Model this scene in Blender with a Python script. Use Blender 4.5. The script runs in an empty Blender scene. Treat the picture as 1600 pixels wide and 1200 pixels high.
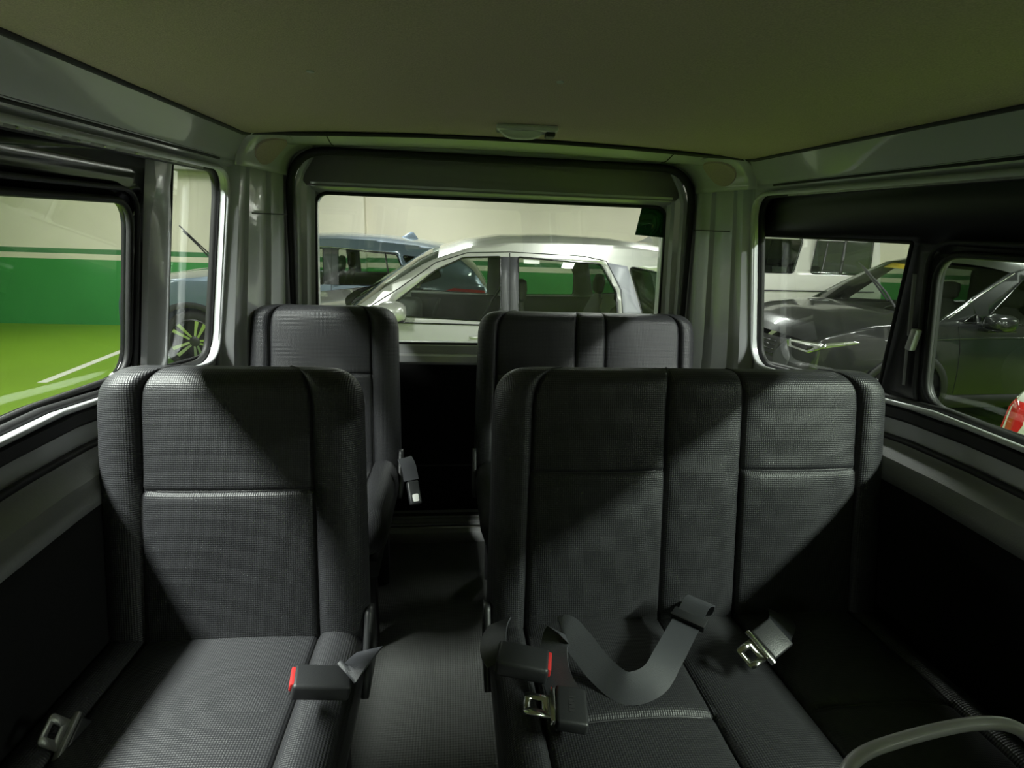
import bpy, bmesh, math, random
from mathutils import Vector, Matrix
from mathutils.geometry import tessellate_polygon

random.seed(7)
scene = bpy.context.scene
C = scene.collection
PI = math.pi
R = math.radians

# ------------------------------------------------------------------ camera, world, exposure
CX = 0.155                     # the van's centre line; the camera stands left of it, van floor is z = 0
GZ = -0.72                     # garage floor
YAW, PITCH, ROLL = R(6.597), R(16.103), R(2.2)
cam_data = bpy.data.cameras.new('camera')
cam_data.sensor_width = 36.0
cam_data.lens = 870.0 / 1600.0 * 36.0
cam_data.clip_start = 0.02
cam_data.clip_end = 200
cam = bpy.data.objects.new('camera', cam_data)
C.objects.link(cam)
fw = Vector((math.sin(YAW) * math.cos(PITCH), math.cos(YAW) * math.cos(PITCH), -math.sin(PITCH)))
rt = Vector((math.cos(YAW), -math.sin(YAW), 0))
up = rt.cross(fw)
r2 = rt * math.cos(ROLL) + up * math.sin(ROLL)
u2 = up * math.cos(ROLL) - rt * math.sin(ROLL)
M = Matrix((r2, u2, -fw)).transposed().to_4x4()
M.translation = Vector((0, 0, 1.13))
cam.matrix_world = M
scene.camera = cam

world = bpy.data.worlds.new('world')
scene.world = world
world.use_nodes = True
world.node_tree.nodes['Background'].inputs[0].default_value = (0.9, 1.0, 0.92, 1)
world.node_tree.nodes['Background'].inputs[1].default_value = 0.0
scene.view_settings.view_transform = 'Standard'
scene.view_settings.look = 'None'
scene.view_settings.gamma = 1
scene.view_settings.use_curve_mapping = False
scene.view_settings.exposure = 0.0
LAMP_W = 62.0                  # watts of one garage tube fixture
LAMP_COL = (0.97, 0.985, 0.96)

# ------------------------------------------------------------------ materials
def nodes_of(name):
    m = bpy.data.materials.new(name)
    m.use_nodes = True
    nt = m.node_tree
    return m, nt, nt.nodes['Principled BSDF']

def mat(name, col, rough=0.5, metal=0.0, coat=0.0, noise=0.0, nscale=40.0, bump=0.0, bscale=200.0, spec=0.5, emit=None):
    m, nt, b = nodes_of(name)
    b.inputs['Base Color'].default_value = (*col, 1)
    b.inputs['Roughness'].default_value = rough
    b.inputs['Metallic'].default_value = metal
    b.inputs['Coat Weight'].default_value = coat
    b.inputs['Coat Roughness'].default_value = 0.03
    b.inputs['Specular IOR Level'].default_value = spec
    tc = nt.nodes.new('ShaderNodeTexCoord')
    if noise > 0:
        n = nt.nodes.new('ShaderNodeTexNoise'); n.inputs['Scale'].default_value = nscale; n.inputs['Detail'].default_value = 4
        nt.links.new(tc.outputs['Object'], n.inputs['Vector'])
        mx = nt.nodes.new('ShaderNodeMix'); mx.data_type = 'RGBA'
        mx.inputs['A'].default_value = (*[c * (1 - noise) for c in col], 1)
        mx.inputs['B'].default_value = (*[min(1, c * (1 + noise)) for c in col], 1)
        nt.links.new(n.outputs['Fac'], mx.inputs['Factor'])
        nt.links.new(mx.outputs['Result'], b.inputs['Base Color'])
    if bump > 0:
        n = nt.nodes.new('ShaderNodeTexNoise'); n.inputs['Scale'].default_value = bscale; n.inputs['Detail'].default_value = 3
        nt.links.new(tc.outputs['Object'], n.inputs['Vector'])
        bp = nt.nodes.new('ShaderNodeBump'); bp.inputs['Strength'].default_value = bump; bp.inputs['Distance'].default_value = 0.002
        nt.links.new(n.outputs['Fac'], bp.inputs['Height'])
        nt.links.new(bp.outputs['Normal'], b.inputs['Normal'])
    if emit:
        b.inputs['Emission Color'].default_value = (*emit[0], 1)
        b.inputs['Emission Strength'].default_value = emit[1]
    return m

def weave_mat(name, col, pitch, rough, strength=0.5, dist=0.0012):
    """vinyl / cloth embossed with a staggered dot weave"""
    m, nt, b = nodes_of(name)
    b.inputs['Roughness'].default_value = rough
    b.inputs['Specular IOR Level'].default_value = 0.45
    tc = nt.nodes.new('ShaderNodeTexCoord')
    sp = nt.nodes.new('ShaderNodeSeparateXYZ')
    nt.links.new(tc.outputs['UV'], sp.inputs[0])
    def mth(op, a, bb=None):
        n = nt.nodes.new('ShaderNodeMath'); n.operation = op
        for i, v in enumerate((a, bb)):
            if v is None: continue
            if isinstance(v, (int, float)): n.inputs[i].default_value = v
            else: nt.links.new(v, n.inputs[i])
        return n.outputs[0]
    k = 2 * PI / pitch
    s1 = mth('SINE', mth('MULTIPLY', mth('ADD', sp.outputs[0], sp.outputs[1]), k * 0.7))
    s2 = mth('SINE', mth('MULTIPLY', mth('SUBTRACT', sp.outputs[0], sp.outputs[1]), k * 0.7))
    h = mth('MULTIPLY', s1, s2)
    bp = nt.nodes.new('ShaderNodeBump'); bp.inputs['Strength'].default_value = strength; bp.inputs['Distance'].default_value = dist
    nt.links.new(h, bp.inputs['Height']); nt.links.new(bp.outputs['Normal'], b.inputs['Normal'])
    mr = nt.nodes.new('ShaderNodeMapRange'); mr.inputs['From Min'].default_value = -1; mr.inputs['From Max'].default_value = 1
    nt.links.new(h, mr.inputs['Value'])
    mx = nt.nodes.new('ShaderNodeMix'); mx.data_type = 'RGBA'
    mx.inputs['A'].default_value = (*[c * 0.72 for c in col], 1); mx.inputs['B'].default_value = (*[c * 1.25 for c in col], 1)
    nt.links.new(mr.outputs[0], mx.inputs['Factor']); nt.links.new(mx.outputs['Result'], b.inputs['Base Color'])
    return m

def glass_mat(name, tint, refl=1.0, rough=0.0):
    m = bpy.data.materials.new(name); m.use_nodes = True
    nt = m.node_tree; nt.nodes.clear()
    o = nt.nodes.new('ShaderNodeOutputMaterial')
    t = nt.nodes.new('ShaderNodeBsdfTransparent'); t.inputs[0].default_value = (*tint, 1)
    g = nt.nodes.new('ShaderNodeBsdfGlossy'); g.inputs['Roughness'].default_value = rough
    g.inputs[0].default_value = (refl, refl, refl, 1)
    # Schlick reflectance of a thin pane, the same from both faces
    ge = nt.nodes.new('ShaderNodeNewGeometry')
    def vm(op, a, b=None):
        n = nt.nodes.new('ShaderNodeVectorMath' if op == 'DOT_PRODUCT' else 'ShaderNodeMath'); n.operation = op
        for i, v in enumerate((a, b)):
            if v is None: continue
            if isinstance(v, (int, float)): n.inputs[i].default_value = v
            else: nt.links.new(v, n.inputs[i])
        return n.outputs['Value']
    c_ = vm('ABSOLUTE', vm('DOT_PRODUCT', ge.outputs['Incoming'], ge.outputs['Normal']))
    f_ = vm('ADD', vm('MULTIPLY', vm('POWER', vm('SUBTRACT', 1.0, c_), 5.0), 0.92), 0.06)
    mx = nt.nodes.new('ShaderNodeMixShader')
    nt.links.new(f_, mx.inputs[0]); nt.links.new(t.outputs[0], mx.inputs[1]); nt.links.new(g.outputs[0], mx.inputs[2])
    nt.links.new(mx.outputs[0], o.inputs[0])
    return m

def band_wall_mat(name):
    """painted wall: green dado, cream line, dark green line, cream above (real paint bands, by height)"""
    m, nt, b = nodes_of(name)
    b.inputs['Roughness'].default_value = 0.55
    g = nt.nodes.new('ShaderNodeNewGeometry')
    sp = nt.nodes.new('ShaderNodeSeparateXYZ'); nt.links.new(g.outputs['Position'], sp.inputs[0])
    mr = nt.nodes.new('ShaderNodeMapRange'); mr.inputs['From Min'].default_value = GZ; mr.inputs['From Max'].default_value = GZ + 2.0
    nt.links.new(sp.outputs[2], mr.inputs['Value'])
    cr = nt.nodes.new('ShaderNodeValToRGB'); cr.color_ramp.interpolation = 'CONSTANT'
    e = cr.color_ramp.elements
    e[0].position = 0; e[0].color = (0.045, 0.27, 0.065, 1)
    e[1].position = 1.045 / 2; e[1].color = (0.72, 0.68, 0.54, 1)
    a = e.new(1.13 / 2); a.color = (0.05, 0.20, 0.07, 1)
    a = e.new(1.21 / 2); a.color = (0.74, 0.69, 0.57, 1)
    nt.links.new(mr.outputs[0], cr.inputs[0])
    n = nt.nodes.new('ShaderNodeTexNoise'); n.inputs['Scale'].default_value = 1.2; n.inputs['Detail'].default_value = 5
    nt.links.new(g.outputs['Position'], n.inputs['Vector'])
    mr2 = nt.nodes.new('ShaderNodeMapRange'); mr2.inputs['To Min'].default_value = 0.85; mr2.inputs['To Max'].default_value = 1.1
    nt.links.new(n.outputs['Fac'], mr2.inputs['Value'])
    mx = nt.nodes.new('ShaderNodeMix'); mx.data_type = 'RGBA'; mx.blend_type = 'MULTIPLY'; mx.inputs['Factor'].default_value = 1
    nt.links.new(cr.outputs[0], mx.inputs['A']); nt.links.new(mr2.outputs[0], mx.inputs['B'])
    nt.links.new(mx.outputs['Result'], b.inputs['Base Color'])
    return m

MT = {}
MT['headliner'] = mat('headliner_fabric', (0.53, 0.435, 0.385), 0.95, noise=0.35, nscale=420, bump=0.6, bscale=500, spec=0.1)
MT['paint'] = mat('grey_body_paint', (0.55, 0.56, 0.58), 0.28, coat=0.6, noise=0.05, nscale=6, bump=0.05, bscale=60)
MT['paint2'] = mat('grey_trim_plastic', (0.22, 0.222, 0.226), 0.55, bump=0.3, bscale=350)
MT['dark'] = mat('charcoal_trim', (0.022, 0.022, 0.024), 0.6, bump=0.3, bscale=400)
MT['carpetdark'] = mat('dark_felt', (0.012, 0.012, 0.013), 0.95, noise=0.3, nscale=250, spec=0.1)
MT['blackframe2'] = mat('black_window_frame_matte', (0.008, 0.008, 0.009), 0.45)
MT['rubber'] = mat('black_rubber', (0.010, 0.010, 0.011), 0.6)
MT['blackframe'] = mat('black_window_frame', (0.008, 0.008, 0.009), 0.12)
MT['chrome'] = mat('chrome', (0.75, 0.75, 0.72), 0.18, metal=1.0)
MT['steel'] = mat('steel', (0.55, 0.55, 0.52), 0.3, metal=1.0)
MT['vinyl'] = weave_mat('seat_vinyl', (0.029, 0.0295, 0.033), 0.0052, 0.46, 0.30)
MT['bolster'] = weave_mat('seat_bolster_vinyl', (0.052, 0.053, 0.058), 0.0052, 0.45, 0.3)
MT['floor'] = weave_mat('van_floor_mat', (0.075, 0.078, 0.075), 0.009, 0.6, 0.4)
MT['seam'] = mat('seam_thread', (0.012, 0.012, 0.013), 0.7)
MT['piping'] = mat('seat_piping', (0.030, 0.030, 0.034), 0.5)
MT['webbing'] = mat('seat_belt_webbing', (0.055, 0.057, 0.066), 0.42, bump=0.3, bscale=900)
MT['plastic'] = mat('black_plastic', (0.022, 0.023, 0.025), 0.42, bump=0.15, bscale=500)
MT['redbtn'] = mat('red_plastic', (0.60, 0.035, 0.035), 0.4)
MT['white'] = mat('white_plastic', (0.72, 0.72, 0.70), 0.4)
MT['lens'] = mat('dome_lens', (0.62, 0.66, 0.60), 0.25)
MT['yellow'] = mat('yellow_sticker', (0.75, 0.48, 0.03), 0.5)
MT['tag'] = mat('label_tag', (0.45, 0.42, 0.28), 0.6)
MT['dkgreen'] = glass_mat('dark_green_film', (0.045, 0.12, 0.05), 0.6)
MT['winglass'] = glass_mat('van_window_glass', (0.90, 0.95, 0.89), 0.9)
MT['smoke'] = glass_mat('van_tinted_glass', (0.62, 0.70, 0.60), 0.9)
MT['carglass'] = glass_mat('car_glass', (0.66, 0.72, 0.66), 1.0)
MT['carglass_dark'] = glass_mat('car_privacy_glass', (0.22, 0.26, 0.24), 1.0)
MT['silver'] = mat('silver_car_paint', (0.45, 0.445, 0.43), 0.30, metal=0.45, coat=0.9)
MT['bluegrey'] = mat('blue_grey_car_paint', (0.16, 0.21, 0.28), 0.30, metal=0.4, coat=0.9)
MT['gunmetal'] = mat('gunmetal_car_paint', (0.022, 0.0225, 0.025), 0.28, metal=0.3, coat=1.0)
MT['whitecar'] = mat('white_car_paint', (0.76, 0.745, 0.69), 0.3, coat=0.8)
MT['blackcar'] = mat('gloss_black_trim', (0.012, 0.012, 0.014), 0.2, coat=0.4)
MT['clad'] = mat('black_cladding', (0.020, 0.020, 0.021), 0.65)
MT['tyre'] = mat('tyre_rubber', (0.016, 0.015, 0.015), 0.8)
MT['rimdark'] = mat('wheel_black', (0.02, 0.02, 0.02), 0.35)
MT['rim'] = mat('wheel_alloy', (0.68, 0.68, 0.64), 0.22, metal=1.0)
MT['tail'] = mat('tail_lamp_red', (0.62, 0.02, 0.02), 0.15, coat=1.0)
MT['headlens'] = mat('headlamp_chrome', (0.62, 0.63, 0.62), 0.12, metal=0.9, coat=1.0)
MT['carseat'] = mat('car_seat_cloth', (0.035, 0.033, 0.030), 0.8)
MT['carint'] = mat('car_interior', (0.03, 0.029, 0.027), 0.75)
MT['wall'] = band_wall_mat('garage_wall_paint')
MT['gfloor'] = mat('green_epoxy_floor', (0.20, 0.34, 0.022), 0.30, noise=0.15, nscale=0.8, spec=0.4)
MT['gceil'] = mat('garage_ceiling_paint', (0.30, 0.30, 0.27), 0.8, noise=0.15, nscale=1.5)
MT['line'] = mat('parking_line_paint', (0.72, 0.72, 0.62), 0.5)
MT['tube'] = mat('lit_fluorescent_tube', (0.9, 0.9, 0.9), 0.5, emit=((0.95, 1.0, 0.95), 14.0))
MT['fixture'] = mat('white_enamel', (0.75, 0.75, 0.72), 0.4)

# ------------------------------------------------------------------ mesh helpers
def link(name, me, m=None, parent=None, smooth=35):
    o = bpy.data.objects.new(name, me)
    C.objects.link(o)
    if m is not None:
        me.materials.append(MT[m] if isinstance(m, str) else m)
    if smooth:
        me.polygons.foreach_set('use_smooth', [True] * len(me.polygons))
        me.set_sharp_from_angle(angle=R(smooth))
    if parent is not None:
        o.parent = parent
    return o

def mesh(name, V, F, m, parent=None, smooth=35, recalc=True, solid=None):
    me = bpy.data.meshes.new(name)
    me.from_pydata([tuple(v) for v in V], [], F)
    if recalc:
        bm = bmesh.new(); bm.from_mesh(me)
        bmesh.ops.remove_doubles(bm, verts=bm.verts, dist=1e-5)
        bmesh.ops.recalc_face_normals(bm, faces=bm.faces)
        bm.to_mesh(me); bm.free()
    o = link(name, me, m, parent, smooth)
    if solid:
        s = o.modifiers.new('thickness', 'SOLIDIFY'); s.thickness = solid; s.offset = -1
    return o

def tag(o, label=None, cat=None, group=None, kind=None):
    if label: o['label'] = label
    if cat: o['category'] = cat
    if group: o['group'] = group
    if kind: o['kind'] = kind
    return o

def thing(name, label, cat, loc=(0, 0, 0), rz=0, group=None):
    o = bpy.data.objects.new(name, None)
    C.objects.link(o)
    o.empty_display_size = 0.1
    o.location = loc; o.rotation_euler = (0, 0, rz)
    return tag(o, label, cat, group)

def struct(o, label=None, cat=None):
    return tag(o, label, cat, kind='structure')

def box(name, lo, hi, m, parent=None, bev=0.0, seg=2, mtx=None):
    bm = bmesh.new()
    bmesh.ops.create_cube(bm, size=1)
    c = [(a + b) / 2 for a, b in zip(lo, hi)]; d = [b - a for a, b in zip(lo, hi)]
    for v in bm.verts:
        v.co = Vector((v.co.x * d[0] + c[0], v.co.y * d[1] + c[1], v.co.z * d[2] + c[2]))
    if bev > 0:
        bmesh.ops.bevel(bm, geom=list(bm.edges), offset=bev, segments=seg, affect='EDGES', profile=0.5)
    if mtx is not None:
        bm.transform(mtx)
    bmesh.ops.recalc_face_normals(bm, faces=bm.faces)
    me = bpy.data.meshes.new(name); bm.to_mesh(me); bm.free()
    return link(name, me, m, parent)

def grid(rows, closed_u=False, closed_v=False):
    """rows of points -> verts, faces"""
    n = len(rows); k = len(rows[0])
    V = [p for r in rows for p in r]; F = []
    for i in range(n if closed_v else n - 1):
        for j in range(k if closed_u else k - 1):
            a = i * k + j; b = i * k + (j + 1) % k
            c = ((i + 1) % n) * k + (j + 1) % k; d = ((i + 1) % n) * k + j
            F.append((a, b, c, d))
    return V, F

def frames(pts, closed=False):
    pts = [Vector(p) for p in pts]; n = len(pts)
    T = []
    for i in range(n):
        if closed: t = pts[(i + 1) % n] - pts[i - 1]
        else: t = pts[min(i + 1, n - 1)] - pts[max(i - 1, 0)]
        T.append(t.normalized())
    nrm = T[0].orthogonal().normalized()
    N = []
    for t in T:
        nrm = (nrm - t * nrm.dot(t))
        nrm = nrm.normalized() if nrm.length > 1e-6 else t.orthogonal().normalized()
        N.append(nrm)
    return pts, T, N

def tube(name, path, r, m, parent=None, n=8, closed=False, flat=1.0):
    pts, T, N = frames(path, closed)
    rows = []
    for p, t, nn in zip(pts, T, N):
        b = t.cross(nn)
        rows.append([p + nn * (math.cos(2 * PI * k / n) * r) + b * (math.sin(2 * PI * k / n) * r * flat) for k in range(n)])
    V, F = grid(rows, True, closed)
    if not closed:
        F.append(tuple(range(n))[::-1]); F.append(tuple(range(len(V) - n, len(V))))
    return mesh(name, V, F, m, parent, smooth=60)

def ribbon(name, path, widths, side, m, parent=None, th=0.0014):
    """strap: flat band along a path; side = list of width directions"""
    rows = []
    n = len(path)
    for i, p in enumerate(path):
        p = Vector(p); t = (Vector(path[min(i + 1, n - 1)]) - Vector(path[max(i - 1, 0)])).normalized()
        s = Vector(side[i]); s = (s - t * s.dot(t)).normalized(); nn = t.cross(s)
        w = widths if isinstance(widths, (int, float)) else widths[i]
        rows.append([p - s * w / 2 + nn * th, p - s * w / 6 + nn * th, p + s * w / 6 + nn * th, p + s * w / 2 + nn * th,
                     p + s * w / 2 - nn * th, p + s * w / 6 - nn * th, p - s * w / 6 - nn * th, p - s * w / 2 - nn * th])
    V, F = grid(rows, True)
    F.append(tuple(range(8))[::-1]); F.append(tuple(range(len(V) - 8, len(V))))
    return mesh(name, V, F, m, parent, smooth=50)

def smooth_path(pts, n=8):
    """Catmull-Rom"""
    P = [Vector(p) for p in pts]; out = []
    for i in range(len(P) - 1):
        p0 = P[max(i - 1, 0)]; p1 = P[i]; p2 = P[i + 1]; p3 = P[min(i + 2, len(P) - 1)]
        for k in range(n):
            t = k / n
            out.append(0.5 * ((2 * p1) + (p2 - p0) * t + (2 * p0 - 5 * p1 + 4 * p2 - p3) * t * t + (3 * p1 - p0 - 3 * p2 + p3) * t ** 3))
    out.append(P[-1])
    return out

def rpoly(pts, rad, n=6):
    """2-D polygon with filleted corners; rad may be a list"""
    out = []; k = len(pts)
    for i in range(k):
        p = Vector(pts[i]); a = Vector(pts[i - 1]); b = Vector(pts[(i + 1) % k])
        r = rad[i] if isinstance(rad, (list, tuple)) else rad
        if r <= 1e-6:
            out.append((p.x, p.y)); continue
        da = (a - p); db = (b - p); la = da.length; lb = db.length
        da.normalize(); db.normalize()
        ang = max(1e-3, math.acos(max(-1, min(1, da.dot(db)))))
        d = min(r / math.tan(ang / 2), la * 0.48, lb * 0.48)
        q0 = p + da * d; q2 = p + db * d
        for s in range(n + 1):
            t = s / n
            q = q0 * (1 - t) ** 2 + p * (2 * t * (1 - t)) + q2 * t * t
            out.append((q.x, q.y))
    return out

def rrect(x0, z0, x1, z1, r, n=6):
    return rpoly([(x0, z0), (x1, z0), (x1, z1), (x0, z1)], r, n)

def panel(name, outer, holes, mapf, m, parent=None, xc=(), zc=(), solid=None, smooth=35, flip=None):
    """flat outline with holes, cut into a grid and bent into place by mapf(x, z)"""
    polys = [[Vector((x, z, 0)) for x, z in poly] for poly in [outer] + list(holes)]
    flat = [p for poly in polys for p in poly]
    tris = tessellate_polygon(polys)
    bm = bmesh.new()
    vs = [bm.verts.new(p) for p in flat]
    for t in tris:
        try: bm.faces.new([vs[i] for i in t])
        except ValueError: pass
    for c in xc:
        bmesh.ops.bisect_plane(bm, geom=bm.verts[:] + bm.edges[:] + bm.faces[:], plane_co=(c, 0, 0), plane_no=(1, 0, 0))
    for c in zc:
        bmesh.ops.bisect_plane(bm, geom=bm.verts[:] + bm.edges[:] + bm.faces[:], plane_co=(0, c, 0), plane_no=(0, 1, 0))
    bmesh.ops.recalc_face_normals(bm, faces=bm.faces)
    for v in bm.verts:
        v.co = Vector(mapf(v.co.x, v.co.y))
    bm.normal_update()
    if flip is not None:
        s = Vector((0, 0, 0))
        for f in bm.faces: s += f.normal * f.calc_area()
        if s.dot(Vector(flip)) < 0:
            bmesh.ops.reverse_faces(bm, faces=bm.faces)
    me = bpy.data.meshes.new(name); bm.to_mesh(me); bm.free()
    o = link(name, me, m, parent, smooth)
    if solid:
        s = o.modifiers.new('thickness', 'SOLIDIFY'); s.thickness = solid; s.offset = -1; s.use_even_offset = False
    return o

def lin(a, b, n):
    return [a + (b - a) * i / (n - 1) for i in range(n)]

# ------------------------------------------------------------------ the garage
def build_garage():
    X0, X1, Y0, Y1 = -9.0, 13.0, -9.0, 9.7
    ZC = 2.25
    def slab(name, lo, hi, m, label):
        return struct(box(name, lo, hi, m), label)
    slab('garage_floor', (X0 - .2, Y0 - .2, GZ - 0.2), (X1 + .2, Y1 + .2, GZ), 'gfloor', 'glossy green painted garage floor')
    slab('garage_ceiling', (X0 - .2, Y0 - .2, ZC), (X1 + .2, Y1 + .2, ZC + 0.2), 'gceil', 'garage ceiling')
    slab('garage_wall_back', (X0 - .2, Y1, GZ), (X1 + .2, Y1 + 0.2, ZC), 'wall', 'cream garage wall with green painted bands')
    slab('garage_wall_front', (X0 - .2, Y0 - 0.2, GZ), (X1 + .2, Y0, ZC), 'wall', None)
    slab('garage_wall_left', (X0 - 0.2, Y0, GZ), (X0, Y1, ZC), 'wall', None)
    slab('garage_wall_right', (X1, Y0, GZ), (X1 + 0.2, Y1, ZC), 'wall', None)
    slab('garage_pilaster', (-2.6, Y1 - 0.22, GZ), (-1.38, Y1 + 0.01, ZC), 'wall', 'shallow cream pilaster on the back wall')
    slab('garage_beam', (X0, Y1 - 0.45, 1.72), (X1, Y1 + 0.01, ZC + 0.01), 'gceil', 'ceiling beam along the back wall')
    # parking lines, thin painted strips
    for i, (x, y, lx, ly) in enumerate([(-3.1, 4.85, 1.1, 0.1), (4.7, 3.42, 2.4, 0.1), (-4.4, 7.9, 0.1, 3.2), (5.6, 7.05, 5.0, 0.1)]):
        struct(box('parking_line', (x - lx / 2, y - ly / 2, GZ - 0.004), (x + lx / 2, y + ly / 2, GZ + 0.003), 'line'), None)
    # fluorescent fixtures
    def lamp(x, y, rz, w=1.0, length=1.25, label=None):
        t = thing('ceiling_lamp', label, 'lamp', (x, y, 2.13), rz, 'fluorescent tubes on the garage ceiling')
        box('housing', (-0.10, -length / 2 - 0.03, 0.03), (0.10, length / 2 + 0.03, 0.125), 'fixture', t, 0.01)
        for s in (-1, 1):
            tube('tube', [(0.045 * s, -length / 2, 0.008), (0.045 * s, length / 2, 0.008)], 0.017, 'tube', t, 10)
        ld = bpy.data.lights.new('tube_light', 'AREA')
        ld.shape = 'RECTANGLE'; ld.size = 0.14; ld.size_y = length
        ld.energy = LAMP_W * w; ld.color = LAMP_COL
        lo = bpy.data.objects.new('tube_light', ld); C.objects.link(lo)
        lo.parent = t; lo.location = (0, 0, -0.02)
    hid = 'twin fluorescent ceiling lamp over the parking bays'
    lamp(-1.38, 0.62, 0, 3.1, label='fluorescent tube lamp on the ceiling just left of the van')
    lamp(2.40, -0.45, 0, 4.2, label='fluorescent tube lamp on the ceiling just right of the van')
    lamp(0.0, -5.2, PI / 2, 5.0, label='fluorescent tube lamp on the ceiling ahead of the van')
    lamp(4.6, -0.9, 0, 2.5, label='fluorescent tube lamp on the ceiling over the white car')
    for x, y, rz, w in [(1.4, 3.3, 0, 0.7), (-3.6, 4.0, 0, 1.0), (-4.6, 7.6, 0, 1.0), (-0.6, 7.9, PI / 2, 1.0), (3.2, 7.4, PI / 2, 1.0),
                        (5.1, 4.2, PI / 2, 1.0), (8.4, 7.2, PI / 2, 1.0), (9.0, 3.3, PI / 2, 1.0), (-5.4, 2.6, 0, 1.0),
                        (-5.0, -5.0, 0, 1.0), (5.5, -5.5, 0, 1.0)]:
        lamp(x, y, rz, w, label=hid)

build_garage()

# ------------------------------------------------------------------ the van shell
def hwz(z):                    # inner half width of the van side by height
    if z >= 0.72: return 0.80 - (z - 0.82) * 0.155
    return 0.8155
def side_map(s, off=0.0):
    return lambda y, z: (CX + s * (hwz(z) + off), y, z)

def offset_loop(path, d):      # not needed exactly: scale about the centroid
    cx = sum(p[0] for p in path) / len(path); cz = sum(p[1] for p in path) / len(path)
    out = []
    for x, z in path:
        vx, vz = x - cx, z - cz
        l = math.hypot(vx, vz)
        out.append((x + (d if vx > 0 else -d), z + (d if vz > 0 else -d)))
    return out

YRS = {-1: 1.62, 1: 1.655}
YR = 1.58                     # rear edge of the side window openings
def zs(y):                     # the sill drops towards the rear
    return -0.11 * max(0.0, y - 0.95)
def opening(YR, d=0.0):
    return rpoly([(-0.05 - d, 0.798 - d), (0.95, 0.798 - d), (YR + d, 0.798 + zs(YR) - d), (YR + d, 1.236 + d), (-0.05 - d, 1.236 + d)], [0.075, 0.05, 0.075, 0.075, 0.075])

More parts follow.
